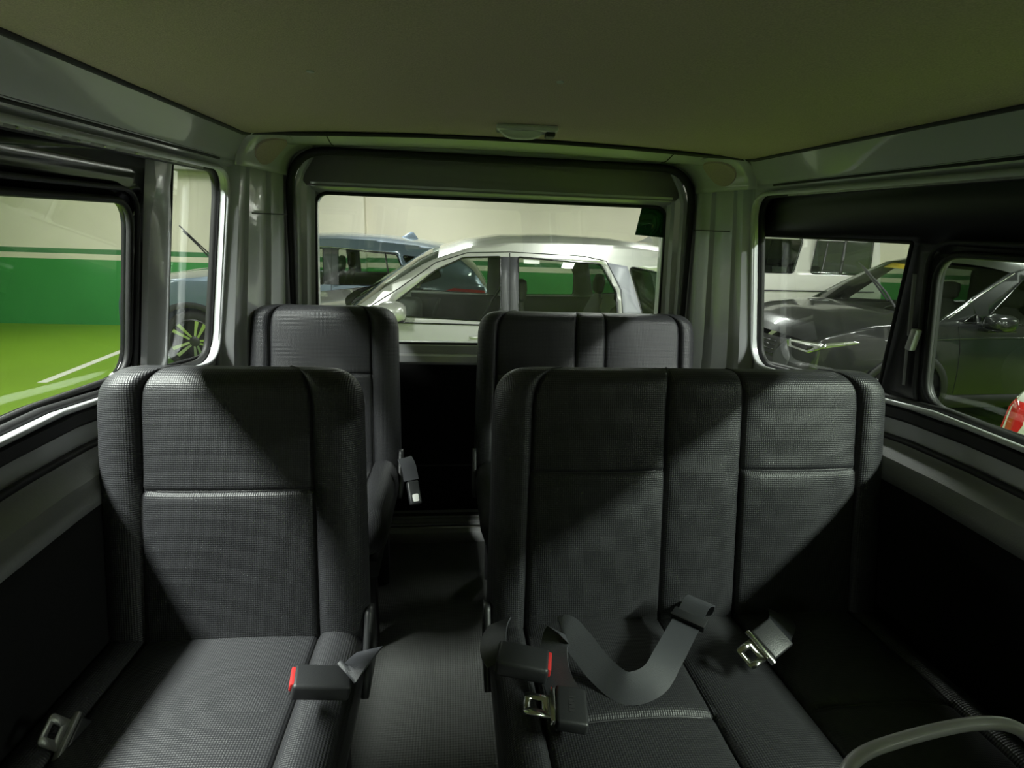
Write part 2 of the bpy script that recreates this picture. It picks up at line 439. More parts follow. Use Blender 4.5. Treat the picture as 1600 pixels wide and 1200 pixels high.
def build_van():
    # floor
    f = struct(box('floor', (CX - 0.83, -2.7, -0.06), (CX + 0.83, 2.03, 0.0), 'carpetdark'), 'dark van floor')
    rows = [[(CX + x, y, 0.004) for x in (-0.40, -0.2, 0.0, 0.2, 0.40)] for y in lin(-1.2, 1.86, 6)]
    V, F = grid(rows)
    fm = mesh('floor_mat', V, F, 'floor', f, solid=0.006)
    uv_planar(fm, 0, 1)
    # headliner: crowned fabric sheet, rear edge at y = 1.60
    rows = []
    for y in lin(-2.7, 1.60, 15):
        r_ = []
        for t in lin(-1, 1, 25):
            r_.append((CX + t * 0.672, y, 1.322 + 0.020 * (1 - abs(t) ** 2.2) + 0.006 * (1 - abs(t) ** 14)))
        rows.append(r_)
    V, F = grid(rows)
    c = struct(mesh('ceiling', V, F, 'headliner', solid=-0.012), 'olive grey fabric headliner of the van')
    tube('edge_bead', [(CX - 0.672, y, 1.322) for y in lin(-2.7, 1.56, 12)] + [(CX - 0.660, 1.59, 1.326), (CX - 0.62, 1.603, 1.330)]
         + [(CX + t * 0.6, 1.603, 1.328 + 0.016 * (1 - t * t)) for t in lin(-0.9, 0.9, 12)] + [(CX + 0.62, 1.603, 1.330), (CX + 0.660, 1.59, 1.326)]
         + [(CX + 0.672, y, 1.322) for y in lin(1.56, -2.7, 12)], 0.006, 'dark', c, 8)
    # outer roof skin, keeps the light out
    struct(box('roof_skin', (CX - 0.83, -2.75, 1.385), (CX + 0.83, 2.12, 1.41), 'paint', None, 0.01), None)
    for s, side in ((-1, 'left'), (1, 'right')):
        YR = YRS[s]; dy = YR - 1.575
        # ---- body side: inner painted panel with one long opening
        ap = opening(YR)
        ap2 = rrect(-1.30, 0.80, -0.20, 1.236, 0.08)
        outer = [(-2.7, 0.0), (1.90, 0.0), (1.90, 1.30), (-2.7, 1.30)]
        w = struct(panel('wall_' + side, outer, [ap, ap2], side_map(s), 'paint', None, xc=lin(-2.5, 1.8, 12), zc=[0.3, 0.6, 0.72, 0.79, 0.9, 1.0, 1.1, 1.2, 1.27]),
                   'grey painted metal side wall of the van, %s of the seats' % ('left' if s < 0 else 'right'))
        # outer skin below and above the glass
        panel('outer_skin', [(-2.72, -0.15), (2.08, -0.15), (2.08, 1.40), (-2.72, 1.40)],
              [rpoly([(-0.07, 0.775), (0.95, 0.775), (YR + 0.11, 0.70), (YR + 0.11, 1.262), (-0.07, 1.262)], 0.05), rrect(-1.32, 0.79, -0.18, 1.25, 0.08)], side_map(s, 0.062), 'paint', w,
              zc=[0.72, 0.9, 1.1, 1.2])
        # return flange of the opening
        for loop in (ap, ap2):
            def ex(p, d): return (p[0] + (d if p[0] > loop_mid else 0), p[1])
            loop_mid = 0.8 if loop is ap else 99
            rows = [[side_map(s, 0.0)(*p) for p in loop], [side_map(s, 0.014)(*p) for p in loop]]
            V, F = grid(rows, True)
            mesh('opening_flange', V, F, 'paint', w)
            rows = [[side_map(s, 0.014)(*p) for p in loop], [side_map(s, 0.030)(*ex(p, 0.035)) for p in loop], [side_map(s, 0.062)(*ex(p, 0.095)) for p in loop]]
            V, F = grid(rows, True)
            mesh('opening_rubber', V, F, 'rubber', w)
            lp = [side_map(s, -0.004)(*p) for p in loop]
            tube('inner_lip', lp, 0.006, 'paint', w, 8, True)
        # roof rail: bright sloping panel, groove, strip
        prof = [(0.668, 1.330), (0.676, 1.318), (0.704, 1.272), (0.712, 1.264), (0.716, 1.266), (0.722, 1.262), (0.724, 1.252), (0.738, 1.246)]
        rows = [[(CX + s * a, y, b) for a, b in prof] for y in lin(-2.7, 1.62, 14)]
        V, F = grid(rows)
        struct(mesh('trim_1' if s < 0 else 'trim_2', V, F, 'paint', solid=0.004, smooth=25), 'grey painted roof rail above the %s windows' % side)
        tube('rail_groove', [(CX + s * 0.7145, y, 1.2655) for y in lin(-2.7, 1.50, 6)], 0.0055, 'rubber', w, 8)
        tube('rail_groove', [(CX + s * 0.7225, y, 1.2565) for y in lin(-2.7, 1.53, 6)], 0.0045, 'rubber', w, 8)
        # ---- sill trim and lower wall
        prof = [(0.801, 0.792), (0.794, 0.788), (0.792, 0.770), (0.799, 0.764)]
        V, F = grid([[(CX + s * a, y, b + zs(y)) for a, b in prof] for y in lin(-2.7, YR - 0.05, 30)])
        struct(mesh('trim_3' if s < 0 else 'trim_4', V, F, 'rubber', solid=0.004), 'black rubber window sill strip on the %s side' % side)
        prof = [(0.744, 0.655), (0.742, 0.60), (0.740, 0.42), (0.740, 0.0)]
        V, F = grid([[(CX + s * a, y, b + zs(y) * (b > 0.5)) for a, b in prof] for y in lin(-2.7, 1.60, 30)])
        lw0 = struct(mesh('trim_11' if s < 0 else 'trim_12', V, F, 'carpetdark', solid=0.004), 'black lower wall lining on the %s side' % side)
        prof = [(0.806, 0.724), (0.800, 0.716), (0.790, 0.708), (0.768, 0.704), (0.752, 0.694), (0.744, 0.672), (0.743, 0.652)]
        V, F = grid([[(CX + s * a, y, b + zs(y)) for a, b in prof] for y in lin(-2.7, 1.60, 30)])
        lw = struct(mesh('trim_5' if s < 0 else 'trim_6', V, F, 'paint2', solid=0.004), 'grey ledge trim below the %s windows' % side)
        tube('trim_gap', [(CX + s * 0.802, y, 0.722 + zs(y)) for y in lin(-2.7, 1.58, 30)], 0.0075, 'rubber', lw, 8)
        # ---- D pillar, a folded vertical section
        prof = [(0.812, 1.565), (0.806, 1.578), (0.792, 1.586), (0.778, 1.598), (0.775, 1.625), (0.768, 1.637), (0.756, 1.645), (0.750, 1.70),
                (0.746, 1.76), (0.738, 1.775), (0.722, 1.786), (0.716, 1.83), (0.717, 1.872), (0.712, 1.892), (0.704, 1.905), (0.702, 1.935)]
        prof = [(a, y + dy * (1.935 - y) / 0.36) for a, y in prof]
        rows = []
        for z in lin(0.0, 1.345, 24):
            rows.append([(CX + s * (a - max(0, z - 0.72) * (0.15 - 0.105 * i / 15)), y, z) for i, (a, y) in enumerate(prof)])
        V, F = grid(rows)
        dp = struct(mesh('trim_7' if s < 0 else 'trim_8', V, F, 'paint', solid=-0.004, smooth=28), 'grey painted rear corner pillar between %s window and tailgate' % side)
        tube('pillar_joint', [(CX + s * (a - 0.053), y - 0.001, 1.13) for a, y in prof[6:13]], 0.0016, 'rubber', dp, 6)
        # rounded corner gusset joining pillar, rail and header
        rows = []
        for i, a in enumerate(lin(0, PI / 2, 9)):
            rr = 0.085
            row = []
            for y, e in ((1.585, 0.0), (1.64, 0.0), (1.70, 0.004), (1.76, 0.0), (1.84, 0.004), (1.93, 0.0)):
                hx = 0.70 - (y - 1.585) * 0.10 - e
                row.append((CX + s * (hx - rr + rr * math.cos(a)), y, 1.333 - rr + rr * math.sin(a)))
            rows.append(row)
        V, F = grid(rows)
        mesh('corner_gusset', V, F, 'paint', dp, solid=-0.004)
        # oval fabric cover at the top of the pillar
        ov = []
        for ringr in (1.0, 0.97, 0.85, 0.0):
            ring = []
            for k in range(24):
                a = 2 * PI * k / 24
                yy = 1.735 + 0.075 * ringr * math.cos(a)
                ang = R(44) + 0.60 * ringr * math.sin(a)
                hx = 0.70 - (yy - 1.585) * 0.10
                rr = 0.085 - (0.0 if ringr == 1.0 else 0.006)
                ring.append((CX + s * (hx - 0.085 + rr * math.cos(ang)), yy, 1.333 - 0.085 + rr * math.sin(ang)))
            ov.append(ring)
        V, F = grid(ov, True)
        mesh('oval_cover', V, F, 'headliner', dp)
    # header above the tailgate
    prof = [(1.585, 1.345), (1.60, 1.337), (1.655, 1.333), (1.672, 1.336), (1.690, 1.341), (1.705, 1.340), (1.725, 1.3355), (1.750, 1.3285), (1.772, 1.3235), (1.790, 1.3220), (1.815, 1.3235), (1.85, 1.330), (1.90, 1.334), (1.935, 1.336)]
    rows = [[(CX + t * 0.70, y, z + 0.016 * (1 - t * t)) for y, z in prof] for t in lin(-1, 1, 25)]
    V, F = grid(rows)
    h = struct(mesh('trim_9', V, F, 'paint', solid=-0.004, smooth=30), 'grey painted header above the tailgate')
    rows = [[(CX + t * 0.655, y, z + 0.016 * (1 - t * t) - 0.002) for y, z in prof[1:5]] for t in lin(-1, 1, 21)]
    V, F = grid(rows)
    mesh('header_band', V, F, 'paint2', h, solid=-0.003)
    for s in (-1, 1):
        tube('header_joint', [(CX + s * 0.50, y, z + 0.0125 * 0.5) for y, z in prof[4:11]], 0.0015, 'rubber', h, 6)
    # rear frame around the tailgate opening
    op = rpoly([(CX - 0.700, 0.04), (CX + 0.700, 0.04), (CX + 0.660, 1.326), (CX - 0.660, 1.326)], [0.05, 0.05, 0.13, 0.13], 10)
    wr = struct(panel('wall_rear', [(CX - 0.84, -0.1), (CX + 0.84, -0.1), (CX + 0.80, 1.40), (CX - 0.80, 1.40)], [op],
                      lambda x, z: (x, 1.935, z), 'paint', solid=0.03, flip=(0, -1, 0)), 'grey painted frame around the tailgate opening')
    tube('door_seal', [(x, 1.930, z) for x, z in op], 0.0125, 'rubber', wr, 10, True)
    # tailgate
    d1 = bpy.data.objects.new('door_1', None); C.objects.link(d1)
    struct(d1, 'dark trimmed tailgate with a wide rear window')
    gl = rpoly([(CX - 0.622, 0.700), (CX + 0.622, 0.700), (CX + 0.602, 1.203), (CX - 0.602, 1.203)], 0.05, 8)
    opi = [(CX + (x - CX) * 1.0, 0.02 + (z - 0.02) * 1.0) for x, z in op]
    panel('door_panel', opi, [gl], lambda x, z: (x, 2.0, z), 'paint', d1, solid=0.05, flip=(0, -1, 0))
    # folded channels beside the glass
    for s in (-1, 1):
        rows = []
        for z in lin(0.70, 1.31, 14):
            k = (z - 0.70) * 0.055 + 0.6 * max(0, z - 1.235)
            rows.append([(CX + s * (a - k), y, z) for a, y in ((0.690, 1.955), (0.676, 1.957), (0.668, 1.968), (0.650, 1.972), (0.640, 1.985), (0.628, 1.990), (0.622, 2.002))])
        V, F = grid(rows)
        mesh('glass_channel', V, F, 'paint', d1, smooth=25)
    # upper trim, lower trim and step
    tp = rpoly([(CX - 0.628, 1.224), (CX + 0.628, 1.224), (CX + 0.655, 1.330), (CX - 0.655, 1.330)], [0.012, 0.012, 0.11, 0.11], 8)
    panel('upper_trim', tp, [], lambda x, z: (x, 1.966 + 0.25 * max(0, 1.245 - z), z), 'dark_up', d1, zc=[1.235, 1.245], solid=0.012, flip=(0, -1, 0))
    V, F = grid([[(CX - 0.61, y, z), (CX + 0.61, y, z)] for y, z in ((1.968, 1.236), (1.972, 1.222), (1.990, 1.210), (2.000, 1.205))])
    mesh('upper_lip', V, F, 'paint', d1)
    V, F = grid([[(CX - 0.64, y, z), (CX + 0.64, y, z)] for y, z in ((2.0, 0.704), (1.985, 0.695), (1.978, 0.680), (1.975, 0.668), (1.962, 0.662), (1.958, 0.640), (1.966, 0.630))])
    mesh('waist_step', V, F, 'paint', d1, smooth=20)
    panel('lower_trim', rrect(CX - 0.69, 0.02, CX + 0.69, 0.632, 0.03), [], lambda x, z: (x, 1.966, z), 'carpetdark', d1, solid=0.012, flip=(0, -1, 0))
    tube('trim_line', [(CX - 0.64, 1.963, 0.235), (CX + 0.64, 1.963, 0.235)], 0.003, 'dark', d1, 6)
    gasket = tube('glass_gasket', [(x, 1.996, z) for x, z in gl], 0.006, 'rubber', d1, 8, True)
    wn = panel('window_1', gl, [], lambda x, z: (x, 2.006, z), 'winglass', None, flip=(0, -1, 0))
    struct(wn, 'rear window glass in the tailgate')
    # tailgate sill plate
    st = struct(box('trim_10', (CX - 0.69, 1.80, -0.005), (CX + 0.69, 1.990, 0.045), 'paint2', None, 0.006), 'ribbed grey sill plate below the tailgate')
    for k in range(3):
        box('rib', (CX - 0.68, 1.83 + 0.035 * k, 0.04), (CX + 0.68, 1.842 + 0.035 * k, 0.051), 'steel' if k == 0 else 'paint2', st, 0.002)
    # dark green film on the rear glass
    fl = panel('window_film', [(0.667, 1.198), (0.652, 1.106), (0.765, 1.099), (0.757, 1.198)], [], lambda x, z: (x, 1.999, z), 'dkgreen', None, solid=0.001, flip=(0, -1, 0))
    tag(fl, 'dark green film patch in the upper corner of the rear window', 'film')
    # ---- side glazing
    glaz(-1); glaz(1)
    # front of the cab: bulkhead with windscreen opening, dashboard height below
    ws = rpoly([(CX - 0.70, 0.78), (CX + 0.70, 0.78), (CX + 0.62, 1.28), (CX - 0.62, 1.28)], 0.08)
    fr = struct(panel('wall_front', [(CX - 0.85, -0.15), (CX + 0.85, -0.15), (CX + 0.80, 1.40), (CX - 0.80, 1.40)], [ws], lambda x, z: (x, -2.7 + 0.35 * max(0, z - 0.78), z), 'dark', solid=0.03, zc=[0.78]), None)
    struct(panel('window_6', ws, [], lambda x, z: (x, -2.705 + 0.35 * (z - 0.78), z), 'winglass'), None)

def uv_planar(o, a, b, s=1.0):
    me = o.data
    uv = me.uv_layers.new(name='uv')
    for l in me.loops:
        c = me.vertices[l.vertex_index].co
        uv.data[l.index].uv = (c[a] * s, c[b] * s)

def glaz(s):
    YR = YRS[s]
    side = 'left' if s < 0 else 'right'
    sm = lambda off: side_map(s, off)
    zc = [0.9, 1.0, 1.1, 1.2]
    if s < 0:
        pb = rpoly([(0.02, 0.806), (0.95, 0.806), (1.245, 0.786), (1.245, 1.145), (0.02, 1.152)], [0.06, 0.1, 0.06, 0.06, 0.06])
        pa = rpoly([(1.412, 0.760), (YR + 0.095, 0.725), (YR + 0.095, 1.250), (1.412, 1.250)], [0.01, 0.05, 0.07, 0.01])
    else:
        pb = rpoly([(0.02, 0.800), (0.8, 0.800), (1.030, 0.792), (1.030, 1.104), (0.02, 1.104)], [0.06, 0.1, 0.06, 0.06, 0.06])
        pa = rpoly([(1.160, 0.785), (YR + 0.095, 0.715), (YR + 0.095, 1.122), (1.098, 1.122)], [0.01, 0.02, 0.045, 0.005])
    rear = YR + 0.125
    outer = rpoly([(-0.09, 0.76), (0.95, 0.76), (rear, 0.68), (rear, 1.27), (-0.09, 1.27)], 0.02)
    holes = [pb, pa]
    w = struct(panel('window_2' if s < 0 else 'window_3', outer, holes, sm(0.048), 'blackframe' if s < 0 else 'blackframe2', None, zc=zc, solid=0.012, flip=(-s, 0, 0)),
               'black framed sliding side window with rear quarter pane, %s wall' % side)
    panel('pane', pb, [], sm(0.052), 'winglass' if s < 0 else 'smoke', w, zc=zc)
    panel('pane', pa, [], sm(0.053), 'winglass', w, zc=zc)
    # slider frame, rounded rubber edges and seals
    tube('pane_seal', [sm(0.043)(*p) for p in pb], 0.007, 'rubber', w, 8, True)
    tube('pane_seal', [sm(0.043)(*p) for p in pa], 0.004, 'rubber', w, 8, True)
    o2 = [(p[0] + (0.022 if p[0] > 0.5 else -0.022), p[1] + (0.022 if p[1] > 0.98 else -0.022)) for p in pb]
    tube('slider_frame', [sm(0.040)(*p) for p in o2], 0.005, 'dark', w, 8, True)
    ap = opening(YR)
    tube('opening_seal', [sm(0.026)(*p) for p in ap], 0.010, 'rubber', w, 8, True)
    # front window glass
    ap2 = rrect(-1.32, 0.79, -0.18, 1.25, 0.08)
    struct(panel('window_4' if s < 0 else 'window_5', ap2, [], sm(0.055), 'winglass', None, zc=zc), None)
    if s < 0:
        # painted door pillar between slider and quarter pane
        rows = []
        for z in lin(0.74, 1.25, 16):
            tw = 0.010 * math.exp(-((z - 1.18) / 0.05) ** 2)
            rows.append([(CX + s * (hwz(z) + o), y, z) for y, o in ((1.302 + 0.05 * max(0, z - 1.15), 0.047), (1.308 + 0.03 * max(0, z - 1.15), 0.036 - tw), (1.335, 0.030), (1.375, 0.030), (1.403 - tw, 0.036), (1.412, 0.047))])
        V, F = grid(rows)
        mesh('door_pillar', V, F, 'paint', w, smooth=30)
        # clear foil strip with fittings along the window top
        rows = [[sm(0.006)(y, 1.240), sm(0.010)(y, 1.236), sm(0.012)(y, 1.228)] for y in lin(0.0, 1.50, 20)]
        V, F = grid(rows)
        mesh('metal_edge_strip', V, F, 'steel_dull', w)
        for y in (0.66, 0.735, 0.79, 0.845, 0.90, 0.96, 1.03, 1.1, 1.2, 1.33):
            p = Vector(sm(0.004)(y, 1.234))
            box('clip', (-0.003, -0.014, -0.006), (0.003, 0.014, 0.006), 'steel', w, 0.0015, 1, Matrix.Translation(p))
    else:
        for y0, y1, z0, z1 in ((1.070, 1.082, 0.93, 1.06), (1.073, 1.083, 0.82, 0.905)):
            V, F = grid([[sm(0.036)(y0 + 0.006 * (1.1 - z), z), sm(0.034)((y0 + y1) / 2, z), sm(0.036)(y1, z)] for z in lin(z0, z1, 6)])
            mesh('channel_strip', V, F, 'paint2', w)
        p = Vector(sm(0.026)(1.052, 0.928))
        box('latch', (-0.008, -0.008, -0.025), (0.008, 0.008, 0.022), 'paint', w, 0.004, 2, Matrix.Translation(p) @ Matrix.Rotation(R(8), 4, 'X'))
        V, F = grid([[sm(0.006)(y, 1.240), sm(0.010)(y, 1.236), sm(0.012)(y, 1.228)] for y in lin(0.0, 1.50, 20)])
        mesh('metal_edge_strip', V, F, 'steel_dull', w)
        p = Vector((CX + s * 0.786, 1.18, 0.745))
        box('label_tag', (-0.003, -0.018, -0.014), (0.003, 0.018, 0.014), 'tag', w, 0.001, 1, Matrix.Translation(p) @ Matrix.Rotation(R(12), 4, 'Y'))

MT['dark_up'] = mat('tailgate_upper_trim', (0.27, 0.265, 0.255), 0.8, bump=0.4, bscale=400)
MT['steel_dull'] = mat('dull_metal_edge', (0.30, 0.30, 0.29), 0.45, metal=0.7, noise=0.4, nscale=60, bump=0.4, bscale=120)
build_van()

# dome lamp
def dome_lamp():
    t = thing('dome_lamp', 'small dome lamp with pale lens on the headliner near the tailgate', 'lamp', (0.174, 1.405, 1.345), R(-3))
    box('base', (-0.072, -0.032, -0.010), (0.072, 0.032, 0.004), 'paint', t, 0.006)
    rows = []
    for u in lin(-1, 1, 9):
        rows.append([(-0.012 + u * 0.052, v * 0.026 * (1 - 0.25 * u * u), -0.010 - 0.016 * max(0, (1 - u ** 4)) * (1 - v ** 4)) for v in lin(-1, 1, 9)])
    V, F = grid(rows)
    mesh('lens', V, F, 'lens', t)
    box('switch', (0.044, -0.022, -0.020), (0.066, 0.022, -0.008), 'plastic', t, 0.004)
dome_lamp()
for x, y in ((-0.216, 0.980), (0.170, 0.967)):
    b = thing('headliner_clip', 'small pale clip on the headliner, %s of the pair' % ('left' if x < 0 else 'right'), 'clip', (x, y, 1.322 + 0.020 * (1 - abs((x - CX) / 0.672) ** 2.2) + 0.006))
    tube('button', [(0, 0, 0.002), (0, 0, -0.002)], 0.006, 'paint', b, 10)

# ------------------------------------------------------------------ seats
def slab(name, w, h, T, seams, hseam, mtx, m, parent, rc=0.055, rt=0.05, bol=0.007, hs_range=None, pil=0.010, seam_m='seam', inset=0.0, sag=0.0):
    """upholstered slab: x 0..w, height z 0..h, front is -y; grooves along the seams"""
    us = set()
    base = [0.5 - 0.5 * math.cos(PI * i / 36) for i in range(37)]
    xs = [b * w for b in base]
    for sx in seams:
        xs += [sx + d for d in (-0.016, -0.009, -0.005, -0.0025, 0, 0.0025, 0.005, 0.009, 0.016)]
    xs = sorted(xs)
    X = [xs[0]]
    for x in xs[1:]:
        if x - X[-1] > 0.0012: X.append(x)
    X[-1] = w
    zs = lin(0, h - rt, 22)
    if hseam: zs += [hseam + d for d in (-0.014, -0.008, -0.004, -0.002, 0, 0.002, 0.004, 0.008, 0.014)]
    zs += [h - rt + rt * math.sin(PI / 2 * i / 9) for i in range(1, 10)]
    zs = sorted(zs); Z = [zs[0]]
    for z in zs[1:]:
        if z - Z[-1] > 0.0012: Z.append(z)
    Z[-1] = h
    edges = [0] + list(seams) + [w]
    def front(x, z):
        u = (x - w / 2) / (w / 2)
        e = max(0.0, 1 - abs(u) ** 7) ** (1 / 2.6)
        k = 1.0
        if z > h - rt: k = max(0.0, 1 - ((z - (h - rt)) / rt) ** 2.2) ** (1 / 2.2)
        if z < 0.04: k *= 0.75 + 0.25 * math.sin(PI / 2 * z / 0.04)
        d = 0.0
        for a, b in zip(edges[:-1], edges[1:]):
            if a <= x <= b:
                s_ = (x - a) / (b - a)
                d += pil * (1 - abs(2 * s_ - 1) ** 3)
                if (a == 0 or b == w) and len(seams) > 1: d += bol * math.sin(PI * s_) ** 0.8
        for sx in seams: d -= 0.0065 * math.exp(-((x - sx) / 0.0036) ** 2)
        if hseam and hs_range and hs_range[0] <= x <= hs_range[1] and not (hs_range[2] <= x <= hs_range[3]):
            d -= 0.0055 * math.exp(-((z - hseam) / 0.004) ** 2)
            d += 0.006 * (1 / (1 + math.exp(-(hseam - z) / 0.012)))
        d -= sag * math.sin(PI * min(1, z / h)) * (1 - u * u)
        return -(T / 2) * e * k - d * e * k
    def back(x, z):
        u = (x - w / 2) / (w / 2)
        e = max(0.0, 1 - abs(u) ** 7) ** (1 / 3)
        k = 1.0
        if z > h - rt: k = max(0.0, 1 - ((z - (h - rt)) / rt) ** 2.2) ** (1 / 2.2)
        return (T / 2) * e * k
    def px(x, z):
        hw = w / 2
        if z > h - rc:
            hw = w / 2 - rc + rc * max(0.0, 1 - ((z - (h - rc)) / rc) ** 2.4) ** (1 / 2.4)
        hw -= inset * (z / h)
        return w / 2 + (x - w / 2) / (w / 2) * hw
    rows = []
    for z in Z:
        rows.append([(px(x, z), front(x, z), z) for x in X] + [(px(x, z), back(x, z), z) for x in X[::-1][1:-1:3]])
    V, F = grid(rows, True)
    F.append(tuple(range(len(rows[0]))))
    me = bpy.data.meshes.new(name)
    me.from_pydata(V, [], F)
    uv = me.uv_layers.new(name='uv')
    for l in me.loops:
        c = V[l.vertex_index]; uv.data[l.index].uv = (c[0], c[2])
    me.transform(mtx)
    bm = bmesh.new(); bm.from_mesh(me); bmesh.ops.recalc_face_normals(bm, faces=bm.faces); bm.to_mesh(me); bm.free()
    o = link(name, me, m, parent, 60)
    for sx in seams:
        pts = [mtx @ Vector((px(sx, z), front(sx, z) + 0.0012, z)) for z in Z if z > 0.02]
        tube('seam', pts, 0.0022, seam_m, o, 6)
    if hseam and hs_range:
        cuts = [(hs_range[0], min(hs_range[2], hs_range[1])), (max(hs_range[3], hs_range[0]), hs_range[1])] if hs_range[3] > hs_range[2] else [(hs_range[0], hs_range[1])]
        for a, b in cuts:
            pts = [mtx @ Vector((px(x, hseam), front(x, hseam) - 0.0005, hseam)) for x in lin(a + 0.003, b - 0.003, 12)]
            tube('cross_seam', pts, 0.0017, 'piping', o, 6)
    return o

def seat(name, label, x0, x1, ytop, seams, hz, top, lean=11.0, cush_z=0.402, cush_len=0.44, mid=None, ch=None, lever=0, rc=0.072):
    t = thing(name, label, 'seat', ((x0 + x1) / 2, ytop - 0.25, 0.0))
    off = Matrix.Translation(Vector((-(x0 + x1) / 2, -(ytop - 0.25), 0)))
    w = x1 - x0
    zb = cush_z - 0.07
    hl = (top - zb) / math.cos(R(lean))
    # backrest: leans to the rear (+y) at the top
    mt = off @ Matrix.Translation(Vector((x0, ytop - hl * math.sin(R(lean)) + 0.02, zb))) @ Matrix.Rotation(-R(lean), 4, 'X')
    sl = [s - x0 for s in seams]
    rng = (sl[0], sl[-1], mid[0] - x0, mid[1] - x0) if mid else (sl[0], sl[-1], 9, -9)
    slab('backrest', w, hl, 0.095, sl, (hz - zb) / math.cos(R(lean)), mt, 'vinyl', t, rc=rc, rt=0.045, hs_range=rng, inset=0.012)
    # cushion: the same slab laid down, front edge towards -y
    yb = ytop - 0.085
    lay = Matrix(((1, 0, 0, 0), (0, 0, -1, 0), (0, -1, 0, 0), (0, 0, 0, 1)))
    tilt = Matrix.Rotation(R(-4), 4, 'X')
    mt = off @ Matrix.Translation(Vector((x0 + 0.004, yb, cush_z - 0.06))) @ tilt @ lay
    crng = (sl[0], sl[-1], mid[0] - x0, mid[1] - x0) if mid else (sl[0], sl[-1], 9, -9)
    slab('cushion', w - 0.008, cush_len, 0.125, [s - 0.004 for s in sl], ch, mt, 'vinyl', t, rc=0.07, rt=0.075, hs_range=crng if ch else None, bol=0.008)
    # under-structure
    yc = yb - cush_len / 2
    def L(a): return tuple(off @ Vector(a))
    box('base_frame', L((x0 + 0.03, yb - cush_len + 0.06, cush_z - 0.165)), L((x1 - 0.03, yb - 0.01, cush_z - 0.115)), 'rubber', t, 0.006)
    for xx in (x0 + 0.06, x1 - 0.06):
        for yy in (yb - cush_len + 0.09, yb - 0.06):
            box('leg', L((xx - 0.02, yy - 0.02, 0.004)), L((xx + 0.02, yy + 0.02, cush_z - 0.16)), 'rubber', t, 0.004)
    # hinge cover on the aisle side
    for sx in ((x1,) if lever > 0 else (x0,) if lever < 0 else ()):
        sg = 1 if lever > 0 else -1
        ol = rpoly([(yb - 0.10, cush_z - 0.10), (yb + 0.02, cush_z - 0.10), (yb + 0.03, cush_z + 0.02), (yb - 0.01, cush_z + 0.04), (yb - 0.05, cush_z - 0.02)], 0.02)
        panel('hinge_cover', ol, [], lambda y, z: L((sx + sg * 0.004, y, z)), 'plastic', t, solid=0.012, flip=(sg, 0, 0))
    return t

seat('single_seat', 'black vinyl single seat in the nearer row, left of the aisle', -0.612, -0.145, 0.985, [-0.525, -0.232], 0.660, 0.868, ch=None, lever=1)
seat('bench_seat', 'black vinyl double bench seat in the nearer row, right of the aisle', 0.070, 0.878, 0.985, [0.142, 0.400, 0.553, 0.797], 0.685, 0.872, mid=(0.400, 0.553), ch=0.275, lever=-1)
seat('single_seat', 'black vinyl single seat in the rear row, left by the tailgate', -0.612, -0.150, 1.735, [-0.54, -0.232], 0.665, 0.868, lever=1)
seat('bench_seat', 'black vinyl double bench seat in the rear row, right by the tailgate', 0.076, 0.806, 1.735, [0.136, 0.392, 0.490, 0.742], 0.665, 0.862, mid=(0.392, 0.490), lever=-1)

def near_bench():
    t = seat('bench_seat', 'bench seat closest to the camera, only its top and grab handle showing lower right', 0.215, 0.87, 0.180, [0.28, 0.50, 0.62, 0.80], 0.62, 0.80, mid=(0.50, 0.62), lever=0)
    o = t.location
    pth = smooth_path([(0.240, 0.215, 0.755), (0.243, 0.236, 0.790), (0.254, 0.246, 0.812), (0.290, 0.252, 0.820), (0.350, 0.258, 0.822), (0.380, 0.252, 0.818), (0.400, 0.236, 0.790), (0.405, 0.212, 0.755)], 7)
    tube('grab_handle', [p - o for p in pth], 0.0052, 'handle', t, 12, flat=0.8)
MT['handle'] = mat('grey_handle_plastic', (0.42, 0.42, 0.44), 0.3, coat=0.3)
near_bench()

# ------------------------------------------------------------------ seat belts
def T3(loc, rx=0, ry=0, rz=0):
    return Matrix.Translation(Vector(loc)) @ Matrix.Rotation(R(rz), 4, 'Z') @ Matrix.Rotation(R(ry), 4, 'Y') @ Matrix.Rotation(R(rx), 4, 'X')

def buckle(label, loc, rz, ry, rx=0, w=0.052, l=0.078, th=0.026, strap=None, white=False):
    """housing along local +x, red button at the +x end"""
    t = thing('seat_belt_buckle', label, 'buckle', loc)
    m = T3((0, 0, 0), rx, ry, rz)
    box('housing', (-l / 2, -w / 2, -th / 2), (l / 2, w / 2, th / 2), 'plastic', t, 0.006, 3, m)
    if white:
        box('button', (l / 2 - 0.030, -w / 4, th / 2 - 0.002), (l / 2 - 0.008, w / 4, th / 2 + 0.002), 'white', t, 0.004, 2, m)
    else:
        b = box('button', (l / 2 - 0.004, -w / 2 + 0.006, -0.002), (l / 2 + 0.0035, w / 2 - 0.006, th / 2 - 0.002), 'redbtn', t, 0.002, 2, m)
    box('slot', (l / 2 - 0.002, -w / 2 + 0.008, -th / 2 + 0.004), (l / 2 + 0.001, w / 2 - 0.008, -0.004), 'rubber', t, 0.0005, 1, m)
    if strap:
        o = Vector(loc)
        pts = smooth_path([Vector(p) - o for p in strap[0]], 6)
        sd = [strap[1]] * len(pts)
        ribbon('webbing', pts, 0.044, sd, 'webbing', t)
    return t

